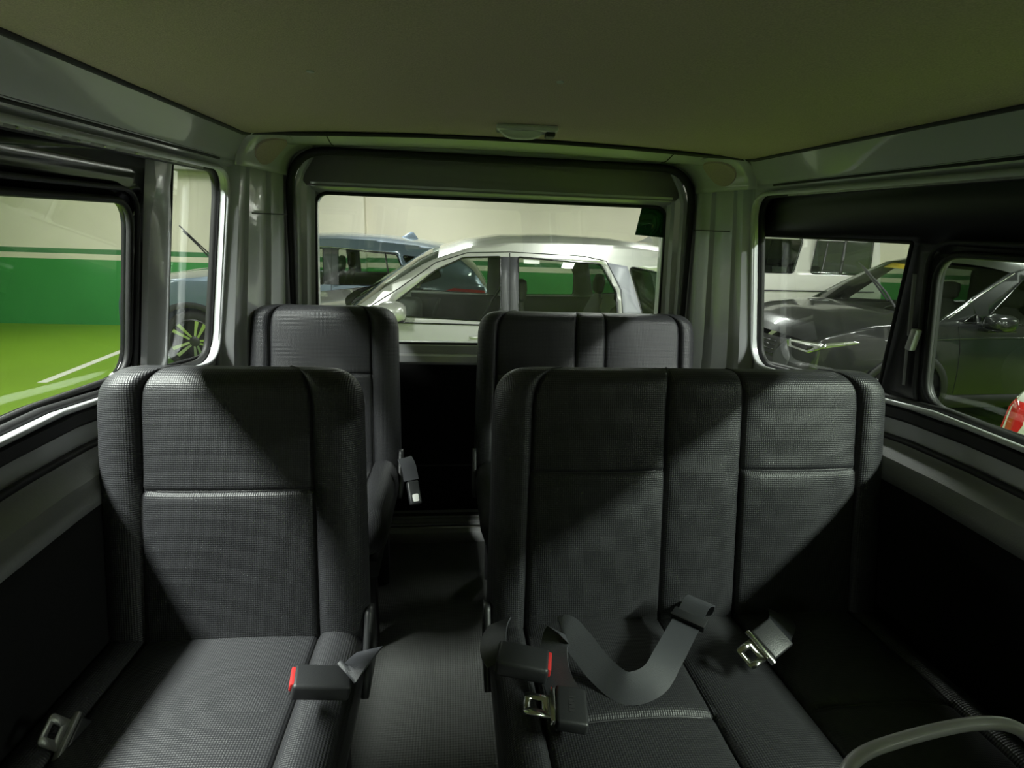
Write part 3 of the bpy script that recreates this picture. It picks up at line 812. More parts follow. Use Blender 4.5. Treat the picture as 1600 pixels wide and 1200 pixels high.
def tongue(label, loc, mtx, box_part=True, strap=None, m='chrome'):
    """tongue plate along local -x, plastic stop box at +x"""
    t = thing('seat_belt_tongue', label, 'buckle', loc)
    pl = rpoly([(-0.040, -0.019), (0.0, -0.019), (0.0, 0.019), (-0.040, 0.019)], [0.008, 0.001, 0.001, 0.008])
    hl = rpoly([(-0.030, -0.008), (-0.014, -0.008), (-0.014, 0.008), (-0.030, 0.008)], 0.002)
    panel('plate', pl, [hl], lambda x, y: mtx @ Vector((x, y, 0)), m, t, solid=0.003)
    box('shoulder', (-0.002, -0.030, -0.003), (0.006, 0.030, 0.006), m, t, 0.002, 2, mtx)
    if box_part:
        hb = box('cover', (0.006, -0.033, -0.010), (0.052, 0.033, 0.010), 'plastic', t, 0.005, 3, mtx)
        for k in range(5):
            box('embossed_mark', (0.024, -0.014 + 0.006 * k, 0.0095), (0.032, -0.0105 + 0.006 * k, 0.0106), 'dark', hb, 0.0, 1, mtx)
    else:
        box('cover', (0.006, -0.026, -0.007), (0.060, 0.026, 0.007), 'plastic', t, 0.004, 3, mtx)
    if strap:
        o = Vector(loc)
        pts = smooth_path([Vector(p) - o for p in strap[0]], 6)
        ribbon('webbing', pts, 0.045, [strap[1]] * len(pts), 'webbing', t)
    return t

# left seat buckle: red button points to the left, body slopes up towards its stalk at the aisle edge
buckle('black seat belt buckle with red button lying on the nearer left single seat', (-0.183, 0.681, 0.478), 189, -14, 0, w=0.046, l=0.082, th=0.026,
       strap=([(-0.150, 0.687, 0.486), (-0.138, 0.700, 0.488), (-0.134, 0.735, 0.470), (-0.136, 0.79, 0.43), (-0.137, 0.83, 0.40)], (1.0, 0.1, 0.15)))
# right bench buckle: red end to the right
buckle('black seat belt buckle with red button on the nearer double bench, beside the aisle', (0.115, 0.708, 0.472), -12, 6, 0, w=0.050, l=0.082, th=0.028,
       strap=([(0.080, 0.716, 0.468), (0.072, 0.74, 0.47), (0.078, 0.79, 0.46), (0.092, 0.84, 0.44)], (0.8, 0.3, 0.2)))
# tongue with plastic cover
mm = T3((0, 0, 0), 0, 6, -9)
tongue('chrome seat belt tongue with ribbed black cover on the bench, below the red buckle', (0.148, 0.632, 0.462), mm)
# looped lap belt
def lap_belt():
    t = thing('lap_belt', 'looped grey lap belt webbing with adjuster on the nearer double bench', 'seat belt', (0.28, 0.70, 0.44))
    o = Vector((0.28, 0.70, 0.44))
    P = [(0.178, 0.655, 0.448), (0.168, 0.700, 0.452), (0.172, 0.742, 0.472), (0.190, 0.752, 0.492), (0.212, 0.735, 0.478), (0.240, 0.700, 0.456), (0.272, 0.668, 0.450), (0.315, 0.672, 0.458), (0.350, 0.705, 0.468), (0.385, 0.745, 0.474), (0.410, 0.775, 0.474)]
    S = [(.8, -.1, .3), (.8, 0, .4), (.75, .1, .5), (.65, .3, .6), (.6, .4, .62), (.58, .47, .63), (.35, .65, .6), (0, .85, .45), (-.35, .85, .3), (-.6, .75, .1), (-.7, .65, 0)]
    pts = smooth_path([Vector(p) - o for p in P], 6)
    sds = smooth_path(S, 6)
    ribbon('webbing', pts, 0.046, sds, 'webbing', t)
    m = Matrix.Translation(Vector((0.418, 0.782, 0.476)) - o) @ Matrix.Rotation(R(48), 4, 'Z') @ Matrix.Rotation(R(-8), 4, 'Y')
    box('adjuster', (-0.012, -0.030, -0.006), (0.012, 0.030, 0.007), 'plastic', t, 0.003, 2, m)
    box('adjuster_bar', (-0.014, -0.030, 0.005), (-0.008, 0.030, 0.010), 'rubber', t, 0.002, 2, m)
    pts = smooth_path([Vector(p) - o for p in ((0.420, 0.785, 0.480), (0.438, 0.800, 0.496), (0.456, 0.815, 0.486), (0.462, 0.835, 0.455), (0.455, 0.87, 0.43))], 6)
    ribbon('loose_end', pts, 0.044, [(-0.7, 0.65, 0)] * len(pts), 'webbing', t)
lap_belt()
tongue('chrome seat belt tongue lying in the shade on the right half of the bench', (0.512, 0.716, 0.468), T3((0, 0, 0), 25, -6, 28), False,
       strap=([(0.560, 0.745, 0.466), (0.60, 0.79, 0.455), (0.63, 0.84, 0.43)], (-0.5, 0.8, 0)))
# left wall side tongue
tongue('small metal seat belt tongue hanging at the wall side of the left seat', (-0.520, 0.655, 0.435), T3((0, 0, 0), 75, 60, 70), False, m='steel_dull')
buckle('seat belt buckle with white button hanging at the rear left seat, over the aisle', (-0.103, 1.495, 0.362), -72, 52, 0, w=0.036, l=0.070, th=0.020, white=True,
       strap=([(-0.112, 1.52, 0.39), (-0.122, 1.545, 0.425), (-0.135, 1.57, 0.44)], (1, 0.3, 0)))

# ------------------------------------------------------------------ cars
def wheel(parent, x, y, s, r=0.35, rimr=0.272, width=0.22, spokes=10, name='wheel', rimm='rim'):
    """tyre, rim and spokes; s is the outward side (-1 or 1)"""
    w = bpy.data.objects.new(name, None); C.objects.link(w); w.parent = parent
    w.location = (x, y, r); w.empty_display_size = 0.1
    def lathe(nm, prof, m, n=40):
        rows = [[(a * math.cos(2 * PI * k / n), b * s, a * math.sin(2 * PI * k / n)) for k in range(n)] for a, b in prof]
        V, F = grid(rows, True)
        return mesh(nm, V, F, m, w, smooth=40)
    hw = width / 2
    lathe('tyre', [(rimr, -hw), (r - 0.03, -hw), (r, -hw + 0.03), (r, hw - 0.03), (r - 0.012, hw - 0.008), (r - 0.035, hw + 0.004), (rimr + 0.01, hw), (rimr - 0.004, hw - 0.01)], 'tyre')
    lathe('rim_barrel', [(rimr, hw - 0.004), (rimr - 0.010, hw + 0.001), (rimr - 0.016, hw - 0.006), (rimr - 0.022, hw - 0.05), (rimr - 0.03, -hw + 0.02), (0.02, -hw + 0.02)], 'rimdark')
    V = []; F = []
    for k in range(spokes):
        a = 2 * PI * k / spokes + 0.17
        tw = 0.16 if k % 2 else -0.10
        def P(rad, da, yy): return (rad * math.cos(a + da), yy * s, rad * math.sin(a + da))
        b = len(V)
        V += [P(0.05, -0.22, hw - 0.035), P(0.05, 0.22, hw - 0.035), P(rimr - 0.014, tw + 0.085, hw - 0.006), P(rimr - 0.014, tw - 0.085, hw - 0.006),
              P(0.05, -0.22, hw - 0.06), P(0.05, 0.22, hw - 0.06), P(rimr - 0.014, tw + 0.085, hw - 0.035), P(rimr - 0.014, tw - 0.085, hw - 0.035)]
        F += [(b, b + 1, b + 2, b + 3), (b + 4, b + 7, b + 6, b + 5), (b, b + 3, b + 7, b + 4), (b + 1, b + 5, b + 6, b + 2), (b, b + 4, b + 5, b + 1), (b + 3, b + 2, b + 6, b + 7)]
    mesh('spokes', V, F, rimm, w, smooth=20)
    lathe('hub_cap', [(0.0, hw - 0.022), (0.04, hw - 0.022), (0.062, hw - 0.034), (0.064, hw - 0.06)], 'rimdark', 20)
    return w

class Car:
    """car in local axes: x from the nose (0) to the tail (L), y across, z from the ground"""
    def __init__(s, name, label, cat, loc, rz, L, W, zb, zr, paint, sil, wheels, plan_f=(1.0, 0.20), plan_r=(0.9, 0.12), roofk=0.78, wr=0.36):
        s.root = thing(name, label, cat, loc, rz)
        s.L, s.W, s.zb, s.zr, s.paint, s.sil, s.wheels, s.pf, s.pr, s.roofk, s.wr = L, W, zb, zr, paint, sil, wheels, plan_f, plan_r, roofk, wr
    def hw(s, x, z):
        a, k = s.pf; b, j = s.pr
        p = 1.0
        if x < a: p -= k * (max(0, (a - x)) / a) ** 2.4
        if x > s.L - b: p -= j * (max(0, x - (s.L - b)) / b) ** 2.4
        if z <= s.zb:
            q = 1 - 0.055 * ((z - 0.72) / 0.5) ** 2
        else:
            q0 = 1 - 0.055 * ((s.zb - 0.72) / 0.5) ** 2
            t = (z - s.zb) / (s.zr - s.zb)
            q = q0 - 0.012 * min(1, t * 12) - (q0 - s.roofk) * (t ** 1.25)
        return s.W / 2 * p * q
    def map(s, side, off=0.0):
        return lambda x, z: (x, side * (s.hw(x, z) + off), z)
    def outline(s, bottom=0.26):
        o = []
        for seg in s.sil: o += [p for p in seg[1]]
        out = [o[0]]
        for p in o[1:]:
            if math.hypot(p[0] - out[-1][0], p[1] - out[-1][1]) > 1e-4: out.append(p)
        # back along the bottom, with arches
        bt = []
        for cx in sorted(s.wheels, reverse=True):
            rr = s.wr + 0.06
            a0 = math.asin(max(-1, min(1, (bottom - s.wr) / rr)))
            for k in range(17):
                a = a0 + (PI - 2 * a0) * k / 16
                bt.append((cx + rr * math.cos(a), s.wr + rr * math.sin(a)))
        return out + bt
    def side(s, holes, bottom=0.26, clad=True):
        o = s.outline(bottom)
        for sd in (-1, 1):
            bs = panel('body_side', o, [h for _, h, _ in holes], s.map(sd), s.paint, s.root,
                  xc=lin(0.1, s.L - 0.1, 26), zc=[0.35, 0.45, 0.55, 0.65, 0.75, 0.82, 0.9, s.zb - 0.06, s.zb, s.zb + 0.03, s.zb + 0.1, s.zb + 0.2, s.zb + 0.3, s.zb + 0.4],
                  solid=0.03, flip=(0, sd, 0), smooth=50)
            for nm, h, gm in holes:
                panel(nm, h, [], s.map(sd, -0.012), gm, s.root, xc=lin(h[0][0] - 2, h[0][0] + 2, 12), zc=[s.zb + 0.1, s.zb + 0.2, s.zb + 0.3])
                tube('window_seal', [s.map(sd, 0.001)(*p) for p in h], 0.007, 'blackcar', bs, 6, True)
            if clad:
                for cx in s.wheels:
                    rr = s.wr + 0.06
                    rows = []
                    for k in range(21):
                        a = -0.25 + (PI + 0.5) * k / 20
                        rows.append([s.map(sd, 0.012)(cx + q * math.cos(a), max(0.2, s.wr + q * math.sin(a))) for q in (rr - 0.01, rr + 0.03, rr + 0.055)])
                    V, F = grid(rows)
                    mesh('arch_cladding', V, F, clad if isinstance(clad, str) else 'clad', s.root, solid=0.012)
                z0 = bottom
                V, F = grid([[s.map(sd, 0.010)(x, z) for z in (z0 - 0.03, z0 + 0.04, z0 + 0.10)] for x in lin(s.wheels[0] + s.wr + 0.1, s.wheels[1] - s.wr - 0.1, 8)])
                mesh('sill_cladding', V, F, clad if isinstance(clad, str) else 'clad', s.root, solid=0.012)
    def top(s):
        """cross panels along the silhouette"""
        for nm, pts, m, crown, bulge in s.sil:
            pts2 = []
            for a, b in zip(pts[:-1], pts[1:]):
                n = max(2, int(math.hypot(b[0] - a[0], b[1] - a[1]) / 0.12) + 1)
                pts2 += [(a[0] + (b[0] - a[0]) * k / n, a[1] + (b[1] - a[1]) * k / n) for k in range(n)]
            pts2.append(pts[-1])
            rows = []
            for x, z in pts2:
                h = s.hw(x, z)
                rows.append([(x + bulge * (1 - abs(t) ** 2.5), t * h, z + crown * (1 - abs(t) ** 3)) for t in lin(-1, 1, 17)])
            V, F = grid(rows)
            mesh(nm, V, F, m, s.root, smooth=50)
    def base(s, floor=0.30):
        box('underbody', (0.25, -s.W * 0.40, 0.22), (s.L - 0.25, s.W * 0.40, floor + 0.1), 'carint', s.root)
        # wheels
        for cx in s.wheels:
            for sd in (-1, 1):
                wheel(s.root, cx, sd * (s.W / 2 - 0.125), sd, s.wr)
    def cabin(s, xs_front, xs_rear, dash_x):
        for yy in (-0.37, 0.37):
            s.cseat(xs_front, yy, 0.50)
        s.cseat(xs_rear, -0.40, 0.46); s.cseat(xs_rear, 0.40, 0.46); 
        box('dashboard', (dash_x, -s.W * 0.40, 0.55), (dash_x + 0.42, s.W * 0.40, s.zb - 0.03), 'carint', s.root, 0.06, 3)
        for sd in (-1, 1):
            V, F = grid([[(x, sd * (s.hw(x, z) - 0.06), z) for z in (0.4, s.zb - 0.08, s.zb - 0.01)] for x in lin(dash_x + 0.3, xs_rear + 0.35, 8)])
            mesh('door_lining', V, F, 'carint', s.root, solid=0.02)
        # steering wheel
        pts = [(dash_x + 0.55 + 0.06 * math.sin(a), 0.37 + 0.18 * math.cos(a), 0.92 + 0.17 * math.sin(a)) for a in lin(0, 2 * PI, 21)[:-1]]
        tube('steering_wheel', pts, 0.016, 'carint', s.root, 6, True)
    def cseat(s, x, y, w):
        rows = []
        for z, xo, hw, d in ((0.55, 0.0, w / 2, 0.06), (0.75, 0.05, w / 2, 0.07), (1.0, 0.13, w / 2 * 0.92, 0.06), (1.12, 0.17, w / 2 * 0.75, 0.045), (1.16, 0.18, w / 2 * 0.4, 0.03), (1.19, 0.185, 0.07, 0.025), (1.22, 0.18, 0.12, 0.05), (1.30, 0.185, 0.125, 0.055), (1.37, 0.19, 0.10, 0.04), (1.385, 0.19, 0.03, 0.01)):
            rows.append([(x + xo + d * math.cos(a) * 0.9, y + hw * (math.copysign(abs(math.sin(a)) ** 0.6, math.sin(a))), z) for a in lin(0, 2 * PI, 17)[:-1]])
        V, F = grid(rows, True)
        F.append(tuple(range(16))); F.append(tuple(range(len(V) - 16, len(V))))
        mesh('car_seat', V, F, 'carseat', s.root, smooth=50)
    def mirror(s, x, z, m=None):
        for sd in (-1, 1):
            y0 = s.hw(x, z)
            rows = []
            for t, sc in ((0.0, 0.35), (0.03, 0.75), (0.08, 1.0), (0.17, 1.0), (0.215, 0.80), (0.235, 0.35)):
                rows.append([(x + 0.11 * sc * (math.copysign(abs(math.cos(a)) ** 0.7, math.cos(a))) + 0.02, sd * (y0 + 0.015 + t), z + 0.085 + 0.078 * sc * (math.copysign(abs(math.sin(a)) ** 0.7, math.sin(a)))) for a in lin(0, 2 * PI, 17)[:-1]])
            V, F = grid(rows, True)
            F.append(tuple(range(16))); F.append(tuple(range(len(V) - 16, len(V))))
            mo = mesh('side_mirror', V, F, m or s.paint, s.root, smooth=60)
            box('mirror_foot', (x - 0.04, min(sd * (y0 - 0.01), sd * (y0 + 0.10)), z - 0.015), (x + 0.05, max(sd * (y0 - 0.01), sd * (y0 + 0.10)), z + 0.02), 'blackcar', mo, 0.008)
            box('mirror_band', (x - 0.085, min(sd * (y0 + 0.04), sd * (y0 + 0.225)), z + 0.012), (x + 0.12, max(sd * (y0 + 0.04), sd * (y0 + 0.225)), z + 0.03), 'blackcar', mo, 0.008)
    def overlay(s, name, poly, m, off=0.004, sides=(-1, 1), solid=0.006):
        for sd in sides:
            panel(name, poly, [], s.map(sd, off), m, s.root, xc=lin(0.1, s.L - 0.1, 20), zc=[s.zb, s.zb + 0.1, s.zb + 0.2, s.zb + 0.3, 0.6, 0.8], solid=solid, flip=(0, sd, 0), smooth=40)
    def line(s, name, pts, r=0.004, m='rubber', off=0.001, sides=(-1, 1)):
        for sd in sides:
            q = []
            for a, b in zip(pts[:-1], pts[1:]):
                n = max(1, int(math.hypot(b[0] - a[0], b[1] - a[1]) / 0.06))
                q += [(a[0] + (b[0] - a[0]) * k / n, a[1] + (b[1] - a[1]) * k / n) for k in range(n)]
            q.append(pts[-1])
            tube(name, [s.map(sd, off)(*p) for p in q], r, m, s.root, 6)
    def handle(s, x, z, m):
        for sd in (-1, 1):
            y0 = s.hw(x, z)
            tube('door_handle', smooth_path([(x - 0.10, sd * (y0 - 0.005), z), (x - 0.085, sd * (y0 + 0.030), z + 0.002), (x, sd * (y0 + 0.040), z + 0.006), (x + 0.085, sd * (y0 + 0.030), z + 0.004), (x + 0.10, sd * (y0 - 0.005), z + 0.002)], 4), 0.013, m, s.root, 8)

def front_patch(c, name, yz, m, xoff, parent=None, solid=0.02):
    """patch on the nose: outline in (y, z), laid on the front surface of the silhouette"""
    nose = [p for seg in c.sil[:2] for p in seg[1]]
    bul = c.sil[0][4]
    def fx(z):
        for a, b in zip(nose[:-1], nose[1:]):
            if min(a[1], b[1]) <= z <= max(a[1], b[1]) and abs(b[1] - a[1]) > 1e-6:
                t = (z - a[1]) / (b[1] - a[1]); return a[0] + (b[0] - a[0]) * t
        return nose[-1][0] if z > nose[-1][1] else nose[0][0]
    def mp(y, z):
        x = fx(z); t = min(1, abs(y) / c.hw(x, z))
        return (x + bul * (1 - t ** 2.5) - xoff, y, z)
    ys = [p[0] for p in yz]; zs = [p[1] for p in yz]
    return panel(name, yz, [], mp, m, parent or c.root, xc=lin(min(ys), max(ys), 10)[1:-1], zc=lin(min(zs), max(zs), 5)[1:-1], solid=solid, flip=(-1, 0, 0), smooth=40)

# ---- silver SUV straight behind the tailgate
def silver_suv():
    y0 = 4.35
    W = 1.84; L = 4.18
    sil = [('front_bumper', [(0.10, 0.26), (0.03, 0.36), (0.0, 0.55), (0.02, 0.78), (0.07, 0.93)], 'silver', 0.0, -0.14),
           ('hood', [(0.07, 0.93), (0.20, 1.02), (0.55, 1.09), (1.05, 1.15)], 'silver', 0.03, -0.14),
           ('windshield', [(1.05, 1.15), (1.32, 1.34), (1.60, 1.515), (1.72, 1.57)], 'carglass', 0.03, -0.06),
           ('roof', [(1.72, 1.57), (1.95, 1.645), (2.25, 1.695), (2.7, 1.715), (3.2, 1.705), (3.6, 1.665), (3.85, 1.60)], 'silver', 0.05, 0.0),
           ('rear_window', [(3.85, 1.60), (4.02, 1.35), (4.10, 1.12)], 'carglass_dark', 0.02, 0.06),
           ('tailgate', [(4.10, 1.12), (4.15, 0.95), (4.14, 0.62)], 'silver', 0.0, 0.06),
           ('rear_bumper', [(4.14, 0.62), (4.18, 0.52), (4.15, 0.32), (4.05, 0.26)], 'silver', 0.0, 0.06)]
    c = Car('silver_suv', 'silver SUV parked sideways right behind the tailgate', 'car', (-1.82, y0 + W / 2 + 0.0, GZ), 0, L, W, 1.10, 1.70, 'silver', sil, [0.92, 3.40], roofk=0.76)
    fd = rpoly([(1.27, 1.128), (2.22, 1.090), (2.215, 1.590), (1.92, 1.575), (1.70, 1.470)], [0.015, 0.02, 0.02, 0.10, 0.15])
    fq = rpoly([(1.135, 1.130), (1.235, 1.128), (1.235, 1.190)], 0.01)
    rd = rpoly([(2.36, 1.090), (3.18, 1.105), (3.16, 1.34), (3.03, 1.560), (2.355, 1.592)], [0.02, 0.03, 0.12, 0.06, 0.02])
    q = rpoly([(3.40, 1.115), (3.78, 1.15), (3.84, 1.36), (3.64, 1.48), (3.27, 1.545)], [0.03, 0.04, 0.06, 0.10, 0.03])
    c.side([('front_door_window', fd, 'carglass'), ('front_quarter_pane', fq, 'carglass'), ('rear_door_window', rd, 'carglass'), ('rear_quarter_window', q, 'carglass_dark')], 0.30)
    c.top(); c.base(); c.cabin(2.25, 3.15, 1.10)
    c.overlay('pillar_cover', [(2.225, 1.09), (2.285, 1.09), (2.285, 1.592), (2.218, 1.590)], 'bgloss')
    c.overlay('pillar_cover', [(2.292, 1.09), (2.36, 1.09), (2.355, 1.592), (2.290, 1.592)], 'bgloss')
    c.line('door_gap', [(2.288, 0.42), (2.288, 1.62)])
    c.line('door_gap', [(1.20, 0.42), (1.14, 0.80), (1.12, 1.10)])
    c.line('door_gap', [(3.22, 1.10), (3.20, 1.36), (3.08, 1.58), (2.9, 1.613), (2.288, 1.628), (1.95, 1.612), (1.70, 1.53), (1.42, 1.33), (1.13, 1.145)])
    c.line('waist_moulding', [(1.10, 1.075), (2.3, 1.062), (3.3, 1.085)], 0.007, 'blackcar', 0.003)
    c.line('roof_rail', [(1.98, 1.648), (2.3, 1.682), (2.8, 1.694), (3.3, 1.682), (3.65, 1.635)], 0.014, 'silver', -0.015)
    c.overlay('pillar_cover', [(3.225, 1.13), (3.385, 1.14), (3.255, 1.545), (3.08, 1.57), (3.19, 1.36)], 'silverp', 0.003)
    c.mirror(1.36, 1.09)
    c.handle(2.08, 0.97, 'silver'); c.handle(3.05, 0.99, 'silver')
    c.overlay('head_lamp', rpoly([(0.10, 0.72), (0.50, 0.86), (0.62, 0.96), (0.12, 0.90)], 0.03), 'headlens', 0.006)
    c.overlay('tail_lamp', rpoly([(3.85, 0.98), (4.12, 0.92), (4.08, 1.10), (3.88, 1.10)], 0.03), 'tail', 0.006)
    c.line('wiper', [(2.35, 1.565), (2.36, 1.50)], 0.004, 'rubber', 0.004, (-1,))
    # paper slip on the rear door glass, seat belt inside
    c.overlay('paper_slip', [(2.40, 1.545), (2.53, 1.542), (2.53, 1.570), (2.40, 1.573)], 'white', -0.006, (-1,), 0.002)
    tube('front_seat_belt', [(2.28, -0.72, 1.45), (2.15, -0.70, 1.22), (2.05, -0.62, 1.0)], 0.012, 'rubber', c.root, 6)
    # shark fin
    V, F = grid([[(3.55 + x, s_ * y, 1.72 + z * (1 - abs(s_))) for x, y, z in ((0.0, 0.01, 0), (0.06, 0.03, 0.02), (0.13, 0.03, 0.06), (0.18, 0.02, 0.0))] for s_ in (-1, 0, 1)])
    mesh('roof_antenna', V, F, 'silver', c.root)
MT['bgloss'] = mat('satin_black_pillar', (0.055, 0.055, 0.062), 0.45)
MT['silverp'] = mat('violet_grey_pillar', (0.25, 0.25, 0.29), 0.4)
silver_suv()

# ---- blue grey SUV beyond it
def blue_suv():
    W = 1.80; L = 4.36
    sil = [('front_bumper', [(0.14, 0.28), (0.05, 0.36), (0.0, 0.55), (0.03, 0.80), (0.08, 0.94)], 'bluegrey', 0.0, -0.07),
           ('hood', [(0.08, 0.94), (0.22, 1.02), (0.6, 1.08), (1.06, 1.13)], 'bluegrey', 0.04, -0.07),
           ('windshield', [(1.06, 1.13), (1.40, 1.34), (1.80, 1.53)], 'carglass', 0.03, -0.06),
           ('roof', [(1.80, 1.53), (2.1, 1.585), (2.5, 1.605), (3.0, 1.59), (3.5, 1.545), (3.85, 1.49)], 'bluegrey', 0.05, 0.0),
           ('rear_window', [(3.85, 1.49), (4.12, 1.28), (4.25, 1.10)], 'carglass_dark', 0.02, 0.06),
           ('tailgate', [(4.25, 1.10), (4.34, 0.98), (4.30, 0.66)], 'bluegrey', 0.0, 0.06),
           ('rear_bumper', [(4.30, 0.66), (4.36, 0.52), (4.32, 0.34), (4.22, 0.28)], 'clad', 0.0, 0.06)]
    c = Car('blue_grey_suv', 'blue-grey SUV parked sideways in front of the banded wall', 'car', (-3.85, 6.8 + W / 2, GZ), 0, L, W, 1.08, 1.60, 'bluegrey', sil, [0.83, 3.47], plan_f=(0.7, 0.11))
    fd = rpoly([(1.42, 1.105), (2.36, 1.075), (2.345, 1.485), (1.95, 1.475)], [0.02, 0.02, 0.02, 0.12])
    rd = rpoly([(2.53, 1.075), (3.36, 1.085), (3.20, 1.440), (2.52, 1.487)], [0.02, 0.03, 0.03, 0.02])
    q = rpoly([(3.46, 1.10), (3.74, 1.20), (3.62, 1.40), (3.27, 1.430)], [0.02, 0.03, 0.05, 0.02])
    c.side([('front_door_window', fd, 'carglass'), ('rear_door_window', rd, 'carglass'), ('rear_quarter_window', q, 'carglass_dark')], 0.32)
    c.top(); c.base(); c.cabin(2.3, 3.1, 1.12)
    c.overlay('pillar_cover', [(2.365, 1.075), (2.525, 1.075), (2.515, 1.49), (2.35, 1.488)], 'bgloss')
    c.line('door_gap', [(2.45, 0.42), (2.445, 1.51)])
    c.line('window_bar', [(3.13, 1.085), (3.07, 1.44)], 0.011, 'blackcar', 0.0)
    c.line('chrome_moulding', [(1.40, 1.112), (1.94, 1.488), (2.4, 1.50), (3.22, 1.452)], 0.007, 'chrome', 0.004)
    c.mirror(1.52, 1.09, 'blackcar'); c.handle(2.22, 0.96, 'bluegrey'); c.handle(3.2, 0.97, 'bluegrey')
    c.overlay('head_lamp', rpoly([(0.10, 0.76), (0.50, 0.90), (0.54, 0.98), (0.12, 0.92)], 0.03), 'headlens', 0.006)
    c.overlay('tail_lamp', rpoly([(3.66, 0.99), (4.24, 0.84), (4.28, 1.04), (3.88, 1.07)], 0.03), 'tail', 0.008)
    c.overlay('lamp_surround', rpoly([(0.05, 0.45), (0.34, 0.45), (0.30, 0.74), (0.05, 0.78)], 0.04), 'clad', 0.005)
    V, F = grid([[(3.16 + x, s_ * y, 1.605 + z * (1 - abs(s_) ** 2)) for x, y, z in ((0.0, 0.01, 0), (0.08, 0.035, 0.035), (0.16, 0.035, 0.085), (0.20, 0.03, 0.08), (0.26, 0.03, 0.0))] for s_ in (-1, -0.5, 0, 0.5, 1)])
    mesh('roof_antenna', V, F, 'bluegrey', c.root)
    # raised wiper at the windscreen base
    pv = Vector((1.10, -0.50, 1.155))
    tube('wiper_arm', [pv + Vector((0.10, 0.0, 0.0)), pv, pv + Vector((-0.26, 0.02, 0.30)), pv + Vector((-0.42, 0.04, 0.46))], 0.010, 'clad', c.root, 6)
    tube('wiper_blade', [pv + Vector((0.0, 0.01, 0.07)), pv + Vector((-0.24, 0.03, 0.30)), pv + Vector((-0.46, 0.05, 0.52))], 0.008, 'rubber', c.root, 6)
blue_suv()

